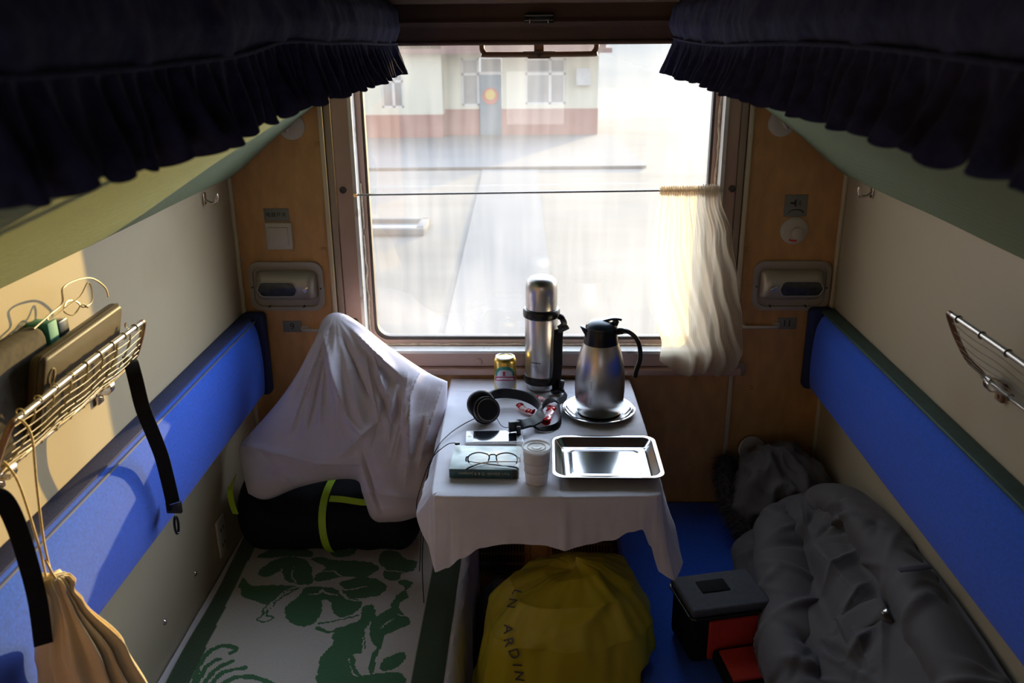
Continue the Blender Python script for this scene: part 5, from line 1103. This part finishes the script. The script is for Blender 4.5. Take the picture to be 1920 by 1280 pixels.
# ---------------------------------------------------------------- racks
def rack(s):
    left = s < 0
    t = thing('luggage_net_rack', ('folding metal net rack on the left wall holding a case' if left else 'empty folding metal net rack on the right wall'), 'rack', (s*0.92, -1.15, 1.11), 'folding net racks on the side walls')
    if left: xf, zf, xw, zw, yf, yn, ywf = 0.825, 1.226, 0.905, 1.098, -0.912, -1.400, -0.858
    else: xf, zf, xw, zw, yf, yn, ywf = 0.826, 1.262, 0.900, 1.138, -0.965, -1.52, -0.985
    bm = NB(); loopp = smooth_path([(s*xf, yn, zf-0.006), (s*xf, (yf+yn)/2, zf), (s*xf, yf-0.02, zf)], 6); tube(bm, loopp, 0.0058, 10); obj('front_tube', bm, M['tubegrey'], t)
    bm = NB(); tube(bm, [(s*xw, ywf-0.012, zw), (s*xw, yn+0.04, zw-0.002)], 0.0050, 10); obj('wall_tube', bm, M['tubegrey'], t)
    far = smooth_path([(s*xf, yf-0.02, zf), (s*(xf+0.001), yf, zf-0.004), (s*(xf*.72+xw*.28), yf*.7+ywf*.3+0.004, zf*.70+zw*.30-0.010), (s*(xf*.35+xw*.65), yf*.3+ywf*.7+.004, zf*.35+zw*.65-0.014), (s*xw, ywf, zw+0.004), (s*xw, ywf-0.014, zw)], 6)
    bm = NB(); tube(bm, far, 0.0055, 8); obj('end_bar', bm, M['handle'], t)  # same tube loop, its shaded end coloured brown
    near = smooth_path([(s*xf, yn, zf-0.006), (s*(xf+0.004), yn-0.014, zf-0.014), (s*(xf*.5+xw*.5), yn+0.0, zf*.5+zw*.5-0.006), (s*xw, yn+0.03, zw)], 6)
    bm = NB(); tube(bm, near, 0.0055, 8); obj('end_bar', bm, M['handle'], t)  # near end takes the same brown shade colour
    def sec(q, y):   # q 0 at front tube, 1 at wall tube; sags down
        sag = 0.020*math.sin(PI*q)
        return Vector((s*(xf*(1-q)+xw*q-0.006*math.sin(PI*q)), y, zf*(1-q)+zw*q-sag))
    for k in range(1, 10):
        q = k/10; ya = yf*(1-q)+ywf*q-0.01; yb = yn*(1-q)+(yn+.03)*q
        P = [sec(q, ya+(yb-ya)*i/16)-Vector((0, 0, 0.004*math.sin(PI*i/16*3)**2)) for i in range(17)]
        bm = NB(); tube(bm, P, 0.0010 if left else 0.0008, 5); obj('net_wire', bm, M['brass'] if left else M['tubegrey'], t)
    nc = 8 if left else 7
    if left:
        for k in range(nc):
            y0 = yf-0.035-(yf-yn-0.06)*k/(nc-1)
            P = smooth_path([sec(i/9, y0+0.016*math.sin(i/9*PI*2.4)-0.045*i/9+0.03)+Vector((0, 0, -0.002*math.sin(i*2.0))) for i in range(10)], 4)
            bm = NB(); tube(bm, P, 0.0020, 6); obj('net_rope', bm, M['rope'], t)
    else:
        for y0, qa, qb in ((-1.00, .15, .35), (-1.02, .42, .62), (-1.03, .68, .88)):
            bm = NB(); tube(bm, [sec(qa, y0), sec((qa+qb)/2, y0-0.004), sec(qb, y0)], 0.0008, 5); obj('net_wire', bm, M['tubegrey'], t)
    for k in range(9 if left else 6):
        y = yf-0.045-(yf-yn-0.06)*k/(8 if left else 5.2)
        if y < yn: break
        for (x_, z_, r_, yy) in ((xf, zf, 0.0068, y), (xw, zw, 0.0060, min(y, ywf-.03))):
            bm = NB(); tube(bm, [Vector((s*x_+r_*math.cos(a), yy, z_+r_*math.sin(a))) for a in [2*PI*i/12 for i in range(12)]], 0.0013, 5, closed=True); obj('loop_tie', bm, M['rope'] if left else M['rubber'], t)
    for y in ((-0.958, -1.33) if left else (-1.025, -1.45)):
        zz = zw-0.022
        bm = NB(); bx(bm, s*0.930, s*0.921, y-0.013, y+0.013, zz-0.020, zz+0.022, 0.002); cyl(bm, (s*0.922, y, zz-0.010), (s*0.918, y, zz-0.010), 0.004, 10); obj('wall_clip', bm, M['handle'] if not left else M['chrome'], t)
        bm = NB(); tube(bm, smooth_path([(s*0.922, y, zz+0.005), (s*0.900, y, zz+0.004), (s*0.892, y, zz+0.020), (s*0.900, y, zz+0.032), (s*0.914, y, zz+0.026)], 4), 0.004, 8, flat=(0.018, 0.003), up=(0.2, 0, 1)); obj('clamp', bm, M['chrome'], t)
    bm = NB()
    return t
rack(-1); rack(1)
# case standing in the left rack
cs = thing('zip_case', 'flat olive brown zipped case standing in the left net rack', 'case', (-0.855, -1.1, 1.15))
tl, tr2 = Vector((-0.843, -1.262, 1.270)), Vector((-0.843, -0.962, 1.282))
bl_, br = Vector((-0.868, -1.285, 1.128)), Vector((-0.868, -0.972, 1.135))
nrm_ = (tr2-tl).cross(bl_-tl).normalized()
if nrm_.x < 0: nrm_ = -nrm_
def slab(bm, p00, p10, p11, p01, n, th, r=0.012, rb=0.006, bulge=0.004):
    U = (p10-p00); Vv = (p01-p00); lu, lv = U.length, Vv.length
    out = rrect(0, lu, 0, lv, r, 6)
    U = U.normalized(); Vv = Vv.normalized()
    rings = []
    for k in range(9):
        a = PI*k/8; off = th/2*(-math.cos(a)); ins = rb*(1-math.sin(a))
        rings.append([bm.verts.new(p00+U*(r_x(x, lu, ins))+Vv*(r_x(y, lv, ins))+n*(off-th/2)) for x, y in out])
    for a, b_ in zip(rings, rings[1:]):
        for i in range(len(out)): j = (i+1) % len(out); bm.faces.new((a[i], a[j], b_[j], b_[i]))
    bm.faces.new(rings[0]); bm.faces.new(rings[-1])
def r_x(x, L_, ins): return ins+x*(L_-2*ins)/L_
bm = NB(); slab(bm, bl_, br, tr2, tl, nrm_, 0.028, 0.014, 0.007); obj('shell', bm, M['leather'], cs, sharp=1.0)
bm = NB(); U_, V_ = (br-bl_), (tl-bl_)
o_ = rrect(0, U_.length, 0, V_.length, 0.014, 6); un, vn = U_.normalized(), V_.normalized()
tube(bm, [bl_+un*x+vn*y-nrm_*0.010 for x, y in o_], 0.0014, 5, closed=True); obj('zip', bm, M['khakipad'], cs)
bm = NB(); tube(bm, [bl_+un*(0.030+0.010*math.cos(a))+vn*(U_.length*0+0.105+0.014*math.sin(a))+nrm_*0.0015 for a in [2*PI*i/20 for i in range(20)]], 0.0013, 5, closed=True); tube(bm, [bl_+un*0.030+vn*0.118, bl_+un*0.030+vn*0.090], 0.0012, 5); obj('embossed_badge', bm, M['brass'], cs)
bm = NB()
for p in (tr2+Vector((0.002, 0.002, -0.050)), tr2+Vector((0, 0.004, -0.09))): tube(bm, [p+Vector((0, 0.004*math.cos(a), 0.005*math.sin(a))) for a in [2*PI*i/12 for i in range(12)]], 0.0014, 5, closed=True)
obj('zip_ring', bm, M['chrome'], cs)
# black pouch, teal box and cable behind the case
pc = thing('black_pouch', 'soft black pouch lying in the left net rack behind the case', 'pouch', (-0.90, -1.25, 1.2))
bm = NB(); slab(bm, Vector((-0.886, -1.40, 1.12)), Vector((-0.886, -1.165, 1.12)), Vector((-0.886, -1.165, 1.303)), Vector((-0.886, -1.40, 1.303)), Vector((1, 0, 0)), 0.040, 0.02, 0.012); obj('pouch_body', bm, M['khakipad'], pc)
bx_ = thing('teal_box', 'small teal box standing between the black pouch and the case', 'box', (-0.895, -1.13, 1.2))
bm = NB(); bx(bm, -0.926, -0.886, -1.160, -1.128, 1.14, 1.301, 0.002); obj('carton', bm, M['tealbox'], bx_)
bm = NB(); bx(bm, -0.924, -0.885, -1.126, -1.09, 1.14, 1.293, 0.004); obj('dark_lid', bm, M['lid'], bx_)
cb = thing('coiled_cable', 'tangled thin brown cable on top of the case in the left rack', 'cable', (-0.89, -1.05, 1.3))
bm = NB(); kp = [(-0.895, -1.19, 1.302), (-0.890, -1.14, 1.313), (-0.886, -1.100, 1.322), (-0.884, -1.092, 1.349), (-0.882, -1.047, 1.352), (-0.880, -0.989, 1.340), (-0.878, -0.948, 1.310), (-0.876, -0.945, 1.288)]
tube(bm, smooth_path(kp, 8), 0.0019, 7)
kp = [(-0.890, -1.150, 1.310), (-0.888, -1.147, 1.305), (-0.884, -1.09, 1.312), (-0.882, -1.04, 1.318), (-0.880, -1.006, 1.336), (-0.878, -1.000, 1.318), (-0.876, -1.012, 1.298), (-0.880, -1.04, 1.296), (-0.886, -1.05, 1.310), (-0.890, -1.075, 1.318), (-0.886, -1.098, 1.306), (-0.882, -1.075, 1.292), (-0.878, -1.045, 1.303), (-0.876, -1.03, 1.292)]
tube(bm, smooth_path(kp, 8), 0.0017, 7); obj('wire', bm, M['brass'], cb)
# hanging straps
def strap(label, pts, w, ups, ring_=True):
    t = thing('webbing_strap', label, 'strap', pts[0])
    bm = NB(); P = smooth_path(pts, 7); tube(bm, P, 0.01, 8, flat=(w, 0.003), up=ups); obj('webbing', bm, M['blackfab'], t)
    if ring_:
        e = Vector(pts[-1])
        bm = NB(); box(bm, e+Vector((0, 0, 0.006)), (w*1.2, 0.010, 0.030), eul(0, 0, 0), 0.003); obj('buckle', bm, M['black'], t)
        bm = NB(); tube(bm, [e+Vector((-w*.6, -0.007, 0.012)), e+Vector((w*.6, -0.007, 0.024))], 0.0012, 5); obj('slide_bar', bm, M['alu'], t)
        bm = NB(); tube(bm, [e+Vector((0, 0.010*math.cos(a)-0.002, -0.040+0.022*math.sin(a))) for a in [2*PI*i/24 for i in range(24)]], 0.0030, 8, closed=True); obj('ring', bm, M['black'], t)
    return t
strap('black webbing strap ending in a buckle and ring under the left net rack', [(-0.872, -0.905, 1.140), (-0.855, -0.935, 1.138), (-0.838, -0.962, 1.110), (-0.830, -0.968, 1.050), (-0.828, -0.946, 0.982), (-0.828, -0.922, 0.915), (-0.828, -0.910, 0.850), (-0.828, -0.902, 0.790), (-0.828, -0.899, 0.765)], 0.030, lambda t: (0.55, -0.85, 0.25))
strap('plain black webbing strap hanging just behind the muslin drawstring bag', [(-0.80, -1.60, 1.20), (-0.782, -1.56, 1.175), (-0.78, -1.535, 1.15), (-0.78, -1.520, 1.10), (-0.785, -1.505, 1.03), (-0.79, -1.495, 0.95), (-0.80, -1.49, 0.86)], 0.028, (0.6, -0.8, 0.2), False)
# drawstring bag
db = thing('drawstring_bag', 'cream muslin drawstring bag hanging from the near end of the left rack', 'bag', (-0.79, -1.45, 1.2))
bm = NB()
nk = Vector((-0.789, -1.445, 0.950))
def bagf(u, v):
    a = 2*PI*u
    R_ = interp([0, .03, .07, .12, .35, .7, .9, 1.0], [0.020, 0.024, 0.018, 0.024, 0.062, 0.088, 0.082, 0.02], v)
    pl_ = math.sin(a*13+1.8*math.sin(a*2)+v*1.2)*(0.20*(1-v)**0.5+0.03)+0.08*math.sin(a*23+2*math.sin(a*3))*(1-v)+0.08*math.sin(a*5+v*3)*(1-v*.6)+0.05*nz((math.cos(a)*2, math.sin(a)*2, v*5))
    r = R_*(1+pl_)
    cx = nk.x+0.045*v**0.8; z = nk.z+0.010-0.42*v
    return Vector((max(cx+r*math.cos(a)*1.0, -0.925), nk.y+r*math.sin(a)*0.72, z))
V = grid(bm, bagf, 200, 70, True); bm.faces.new([r[-1] for r in V]); bm.faces.new([r[0] for r in V])
obj('pouch_body', bm, M['muslin'], db, sharp=3)
bm = NB(); tube(bm, smooth_path([(-0.829, -1.40, 1.222), (-0.812, -1.402, 1.217), (-0.800, -1.408, 1.19), (-0.800, -1.42, 1.12), (-0.799, -1.435, 1.02), (-0.790, -1.447, 0.950)], 6), 0.0022, 7); tube(bm, smooth_path([(-0.86, -1.40, 1.145), (-0.845, -1.412, 1.142), (-0.828, -1.42, 1.11), (-0.806, -1.440, 1.02), (-0.800, -1.447, 0.948)], 6), 0.0022, 7)
tube(bm, smooth_path([(-0.798, -1.443, 0.99), (-0.785, -1.45, 0.965), (-0.776, -1.452, 0.95)], 4), 0.0020, 6); obj('drawstring', bm, M['cordtan'], db)
# ---------------------------------------------------------------- yellow covered rucksack
rk = thing('covered_rucksack', 'rucksack in a yellow rain cover standing on the floor below the table', 'rucksack', (0.05, -0.75, FL))
bm = NB()
def rsf(u, v):
    a = 2*PI*u; ca, sa = math.cos(a), math.sin(a)
    # v 0 top centre -> 1 bottom
    zt = 0.520
    ph = v*PI*0.62
    k = interp([0, .08, .2, .35, .6, .85, 1], [0.0, .30, .62, .86, 1.0, .98, .80], v)
    rx, ry = 0.245, 0.19
    pw_ = 0.82
    x = rx*k*math.copysign(abs(ca)**pw_, ca); y = ry*k*math.copysign(abs(sa)**pw_, sa)
    z = interp([0, .08, .2, .35, .6, .85, 1], [zt, zt-0.008, zt-0.045, zt-0.13, zt-0.34, -0.10, FL+0.003], v)
    x += 0.105-0.03*min(1, v*1.2); 
    if z < 0.29: x = max(-0.196, min(x, 0.262))
    elif z < 0.36: x = min(x, 0.262+(z-0.29)*1.6)
    w = 0.014*math.sin(a*13+3*math.sin(a*3)+v*2)*max(0, v-.15)*1.2*(0.4+0.8*abs(nz((ca*2, sa*2, 3))))+0.014*nz((ca*2.4, sa*2.4, v*4))+0.007*nz((ca*6, sa*6, v*10))
    w += 0.012*math.exp(-((z-0.44-0.10*ca)/0.016)**2)*max(0, ca*0.5-sa*.8)
    n = Vector((ca, sa, 0.5)).normalized()
    q = Vector((x, -0.735+y-0.03*v, z+0.02*ca*(1-v)))+n*w*min(1, k*1.5)
    if z < 0.29: q.x = max(-0.198, min(q.x, 0.264))
    if q.z < FL+0.002: q.z = FL+0.002
    return q
V = grid(bm, rsf, 180, 90, True); bmesh.ops.remove_doubles(bm, verts=bm.verts[:], dist=1e-5)
obj('rain_cover', bm, M['yellow'], rk, sharp=3)
# printed lettering on the cover, laid on the surface letter by letter
def surf(a, v): return rsf((a/(2*PI)) % 1, v)
lpath = [(PI+0.25, 0.17), (PI+0.30, 0.215), (PI+0.48, 0.25), (PI+0.66, 0.285), (PI+0.78, 0.325), (PI+0.88, 0.365), (PI+0.96, 0.405), (PI+1.03, 0.445), (PI+1.09, 0.485)]
lp3 = smooth_path([surf(a_, v_) for a_, v_ in lpath], 6); lp3 = arclen(lp3)
for i, ch in enumerate('LN ARDING'):
    if ch == ' ': continue
    t_ = 0.04+i*0.115; p = sample(lp3, t_); du = (sample(lp3, min(1, t_+0.12))-sample(lp3, max(0, t_-0.12))).normalized()
    n = (p-Vector((0.09, -0.70, 0.10))).normalized(); n = (n-du*n.dot(du)).normalized(); e2 = n.cross(du).normalized()
    R = Matrix((du, e2, n)).transposed()
    text(ch, 0.036, p+n*0.007, R.to_euler(), M['jackpatch'], rk, 0.0005)
# white bag under the table, the shade painted into its grey
dg = thing('soft_bag', 'soft white bag painted shade-grey on the floor between left berth and yellow rucksack', 'bag', (-0.12, -0.32, FL))
bm = NB()
def dgf(u, v):
    a = 2*PI*u; k = math.sin(PI*min(1, 0.04+v*0.96))**0.5 if v < 0.5 else 1.0
    z = 0.155-0.30*v; r = 1+0.12*nz((math.cos(a)*2, math.sin(a)*2, v*3))
    return Vector((-0.10+0.090*k*r*math.cos(a), -0.32+0.13*k*r*math.sin(a), z+0.02*nz((math.cos(a)*3, math.sin(a)*3, 1))*(1 if v < .8 else 0)))
V = grid(bm, dgf, 60, 30, True); bm.faces.new([r[0] for r in V]); bm.faces.new([r[-1] for r in V]); obj('bag_body', bm, M['shadebag'], dg)
bm = NB(); tube(bm, smooth_path([(-0.15, -0.40, 0.12), (-0.14, -0.46, 0.16), (-0.10, -0.47, 0.12), (-0.07, -0.44, 0.05)], 6), 0.006, 8); obj('bag_handle', bm, M['shadebag'], dg)
# ---------------------------------------------------------------- red and black bag
rb = thing('camera_bag', 'black and red padded bag with a charcoal lid beside the grey coat', 'bag', (0.48, -0.72, 0.29))
fz = Matrix.Rotation(0.22, 3, 'Z')
RC = Vector((0.475, -0.745, 0.0))
def RB(x, y, z): return RC+fz @ Vector((x, y, z))
bm = NB(); box(bm, RB(0, 0.0, 0.365), (0.205, 0.145, 0.145), fz, 0.018, 4); obj('body', bm, M['blackfab'], rb)
bm = NB(); box(bm, RB(0, 0.0, 0.443), (0.215, 0.155, 0.022), fz, 0.010, 4); obj('lid', bm, M['greylid'], rb)
bm = NB(); box(bm, RB(-0.015, 0.015, 0.4555), (0.075, 0.048, 0.003), fz, 0.001); obj('lid_patch', bm, M['blackfab'], rb)
bm = NB(); tube(bm, [RB(x, y, 0.431) for x, y in rrect(-0.108, 0.108, -0.078, 0.078, 0.015)], 0.004, 6, closed=True); obj('zip_piping', bm, M['black'], rb)
bm = NB(); box(bm, RB(0.020, -0.0735, 0.362), (0.158, 0.010, 0.112), fz, 0.004); obj('front_panel', bm, M['red'], rb)
bm = NB(); tube(bm, smooth_path([RB(0.104, -0.05, 0.44), RB(0.128, -0.065, 0.432), RB(0.136, -0.078, 0.38), RB(0.128, -0.085, 0.31)], 6), 0.01, 8, flat=(0.030, 0.012), up=(1, -.3, .2)); obj('side_handle', bm, M['blackfab'], rb)
bm = NB(); box(bm, RB(0.030, -0.135, 0.318), (0.165, 0.11, 0.040), fz @ eul(0.18, 0, 0), 0.014, 4); obj('front_pocket', bm, M['blackfab'], rb)
bm = NB(); box(bm, RB(0.032, -0.145, 0.338), (0.145, 0.092, 0.010), fz @ eul(0.18, 0, 0), 0.003); obj('pocket_flap', bm, M['red'], rb)
# ---------------------------------------------------------------- coat on the right berth
ck = thing('winter_coat', 'grey taupe winter coat with a fur-trimmed hood crumpled on the right berth', 'coat', (0.75, -0.65, 0.30))
def zwall(x): return 0.38+0.50*(x-0.5)
def coat_wr(seed, amp, along=(1, 0)):
    def w(u, v, p):
        a = nz((p.x*7+seed, p.y*7, 0)); r = 1-2.2*abs(nz((p.x*6+3*nz((p.y*3, seed, 0)), p.y*9, seed)))
        r2 = 1-2.2*abs(nz((p.x*13, p.y*8, seed+4)))
        return amp*(0.5*a+0.75*max(0, r)**2+0.35*max(0, r2)**2)
    return w
random.seed(11)
_cs = []
for k in range(34):
    cx_, cy_ = random.choice(((0.74, -0.62), (0.80, -0.95), (0.72, -1.15), (0.78, -0.50)))
    an = random.uniform(0, 2*PI); r0 = random.uniform(0.0, 0.06); r1 = r0+random.uniform(0.08, 0.20)
    _cs.append((cx_+r0*math.cos(an), cy_+r0*math.sin(an)*1.3, cx_+r1*math.cos(an), cy_+r1*math.sin(an)*1.3, random.uniform(.008, .018), random.uniform(.005, .013)*random.choice((1, 1, -1)), random.choice((-.35, .35))))
_cs += [(0.715, -0.55, 0.700, -0.95, .022, -.022, 0), (0.72, -0.80, 0.83, -0.72, .016, .014, .4), (0.71, -0.95, 0.80, -0.86, .016, .014, .4), (0.70, -1.05, 0.78, -1.00, .014, .012, .4), (0.815, -0.62, 0.80, -1.1, .020, -.016, 0)]
_cc = seg_creases(_cs)
def cpnt(x, y, d=0.0): return Vector((x, y, max(0.30, zwall(x)+d)))
Bo = [cpnt(0.60, -1.50, -.02), cpnt(0.70, -1.52), cpnt(0.82, -1.52, .02), cpnt(0.905, -1.50, .02)]
To = [cpnt(0.665, -0.40, -.03), cpnt(0.72, -0.36, 0), cpnt(0.80, -0.38, 0), cpnt(0.875, -0.46, 0)]
Le = [cpnt(0.60, -1.50, -.02), cpnt(0.60, -1.2, -.04), cpnt(0.59, -0.9, -.05), cpnt(0.60, -0.65, -.06), cpnt(0.665, -0.40, -.03)]
Ri = [cpnt(0.905, -1.50, .02), cpnt(0.915, -1.1, .04), cpnt(0.915, -0.8, .03), cpnt(0.895, -0.6, .01), cpnt(0.875, -0.46, 0)]
pt = coons(Bo, To, Le, Ri)
bm = NB(); puff(bm, pt, (-0.45, 0, 0.9), 0.030, 0.10, 130, 210, lambda u, v, p: _cc(p.x, p.y)+0.006*nz((p.x*6, p.y*5, 2))-0.012, 0.5)
for v in bm.verts:
    if v.co.z < 0.2915: v.co.z = 0.2915
    if v.co.x > 0.926: v.co.x = 0.926
obj('coat_body', bm, M['jacket'], ck, sharp=3)
def limb(bm, pts, ws, hs, seed, amp, base=0.292, seg=64, n=130):
    P = arclen(smooth_path(pts, 6)); rs = random.Random(seed)
    CR = [(rs.uniform(.05, .95), rs.uniform(-.10, .10), rs.uniform(0, 2*PI), rs.uniform(.35, 1.0), rs.uniform(.010, .024), rs.uniform(.3, 1.0)*rs.choice((1, 1, -1))) for _ in range(38)]
    def f(u, v):
        p = sample(P, v); d = (sample(P, min(1, v+.02))-sample(P, max(0, v-.02))).normalized()
        s = d.cross(Vector((0, 0, 1))).normalized(); up_ = s.cross(d).normalized()
        k = v*(len(ws)-1); i = min(int(k), len(ws)-2); t = k-i; t = t*t*(3-2*t)
        w, h = ws[i]*(1-t)+ws[i+1]*t, hs[i]*(1-t)+hs[i+1]*t
        e = min(v, 1-v); kk = math.sqrt(max(0.0, 1-max(0, 1-e/0.06)**2)); a = 2*PI*u
        q = p+s*w*kk*math.cos(a)+up_*h*kk*math.sin(a)
        wv = 0.0
        for (v0, sl, a0, wa, sv, hh) in CR:
            da = (a-a0+PI) % (2*PI)-PI
            wv += hh*math.exp(-((v-v0-sl*da)/sv)**2)*math.exp(-(da/wa)**2)
        q += (s*math.cos(a)+up_*math.sin(a))*(amp*(wv-0.2)+0.006*nz((v*5+seed, math.cos(a), math.sin(a))))*kk
        if q.z < base: q.z = base
        if q.x > 0.926: q.x = 0.926
        return q
    grid(bm, f, seg, n, True); bmesh.ops.remove_doubles(bm, verts=bm.verts[:], dist=1e-5)
bm = NB(); limb(bm, [(0.755, -0.335, 0.455), (0.715, -0.45, 0.445), (0.68, -0.62, 0.425), (0.645, -0.80, 0.405), (0.61, -0.95, 0.395), (0.60, -1.12, 0.39), (0.62, -1.3, 0.385)], [0.060, 0.088, 0.095, 0.088, 0.080, 0.074, 0.07], [0.04, 0.062, 0.070, 0.072, 0.070, 0.065, .06], 2, 0.016); obj('sleeve', bm, M['jacket'], ck, sharp=3)
bm = NB(); limb(bm, [(0.80, -0.37, 0.515), (0.855, -0.50, 0.555), (0.872, -0.66, 0.570), (0.875, -0.85, 0.575), (0.862, -1.02, 0.580), (0.855, -1.25, 0.570), (0.86, -1.45, 0.56)], [0.055, 0.066, 0.066, 0.066, 0.068, 0.066, 0.06], [0.04, 0.058, 0.062, 0.062, 0.065, 0.060, .055], 5, 0.016); obj('sleeve', bm, M['jacket'], ck, sharp=3)
# collar flap near the front edge
bm = NB(); Bo = [Vector(p) for p in ((0.555, -0.60, 0.312), (0.60, -0.63, 0.33), (0.64, -0.62, 0.345))]; To = [Vector(p) for p in ((0.580, -0.40, 0.345), (0.62, -0.37, 0.375), (0.665, -0.36, 0.40))]
Le = [Bo[0], Vector((0.572, -0.50, 0.325)), To[0]]; Ri = [Bo[-1], Vector((0.655, -0.50, 0.37)), To[-1]]
puff(bm, coons(Bo, To, Le, Ri), (-0.3, -0.2, 1), 0.018, 0.03, 40, 40, coat_wr(7, 0.012), 0.5); obj('front_flap', bm, M['jacket'], ck, sharp=3)
# hood leaning in the corner
bm = NB()
def hoodf(u, v):
    a = 2*PI*u; b_ = PI*v
    x, y, z = math.sin(b_)*math.cos(a), math.sin(b_)*math.sin(a), math.cos(b_)
    r = 1+0.16*nz((x*1.6+4, y*1.6, z*1.6))+0.13*max(0, 1-2.6*abs(nz((x*2.6+y, y*1.2, z*1.2+2))))**2+0.06*max(0, 1-2.6*abs(nz((x*5+1, y*3, z*2+5))))**2
    q = Vector((0.765+0.150*x*r, -0.185+0.165*y*r, 0.400+0.145*z*r+0.02*x))
    if q.y > -0.014: q.y = -0.014
    q.x = min(q.x, 0.926); q.z = max(q.z, 0.292)
    return q
grid(bm, hoodf, 90, 60, True); bmesh.ops.remove_doubles(bm, verts=bm.verts[:], dist=1e-5); obj('hood', bm, M['jacket'], ck, sharp=3)
# fur ruff along the hood opening: many short tapered hairs on a dark core
fp = smooth_path([(0.625, -0.060, 0.470), (0.610, -0.130, 0.440), (0.612, -0.210, 0.405), (0.630, -0.285, 0.375), (0.662, -0.345, 0.350), (0.695, -0.375, 0.335)], 8)
bm = NB(); tube(bm, fp, [0.026]*len(fp), 10)
for k in range(3400):
    t = random.random(); p = sample(fp, t); d = (sample(fp, min(1, t+.02))-sample(fp, max(0, t-.02))).normalized()
    s = d.orthogonal().normalized(); s = Quaternion(d, random.random()*2*PI) @ s
    n = (s+d*random.uniform(-.5, .5)+Vector((-0.25, -0.1, -0.1))).normalized(); L_ = random.uniform(0.018, 0.040)
    p0 = p+s*0.020; sd = n.cross(Vector((random.random(), random.random(), 1))).normalized()*0.0012
    mid = p0+n*L_*0.55; tip = p0+n*L_+Vector((random.uniform(-.006, .006), random.uniform(-.006, .006), -0.008))
    a, b_, c_, e_, f_ = [bm.verts.new(q) for q in (p0-sd, p0+sd, mid+sd*.7, mid-sd*.7, tip)]
    bm.faces.new((a, b_, c_, e_)); bm.faces.new((e_, c_, f_))
o = obj('fur_trim', bm, M['fur'], ck); o['kind'] = 'stuff'
bm = NB(); box(bm, (0.850, -0.955, 0.660), (0.072, 0.016, 0.003), eul(0.0, -0.10, 0.06), 0.001); obj('sleeve_tape', bm, M['jackpatch'], ck)
bm = NB(); lathe(bm, [(0.009, 0), (0.009, 0.003), (0.006, 0.005), (0.003, 0.0035), (0.0, 0.004)], (0.785, -0.985, 0.565), 20, eul(0.0, -0.45, 0), cap=False); obj('snap_button', bm, M['chrome'], ck)
bm = NB(); Bo = [Vector(p) for p in ((0.700, -1.02, 0.49), (0.755, -1.00, 0.525), (0.80, -1.01, 0.555))]; To = [Vector(p) for p in ((0.700, -0.925, 0.500), (0.755, -0.915, 0.530), (0.805, -0.925, 0.560))]
puff(bm, coons(Bo, To, [Bo[0], To[0]], [Bo[-1], To[-1]]), (-0.45, 0, 0.9), 0.010, 0.015, 30, 24, coat_wr(9, 0.006), .5); obj('pocket_flap', bm, M['jacket'], ck, sharp=3)
# round cream object behind the hood
dk = thing('round_dish', 'cream round rim of a dish just showing behind the coat hood', 'dish', (0.71, -0.03, 0.48))
bm = NB(); q_ = eul(1.25, 0, 0.1); lathe(bm, [(0.0, 0.0), (0.030, 0.0), (0.042, 0.008), (0.046, 0.010), (0.042, 0.012), (0.030, 0.004), (0.0, 0.004)], (0.712, -0.030, 0.490), 36, q_, cap=False); obj('dish_body', bm, M['ivory'], dk)
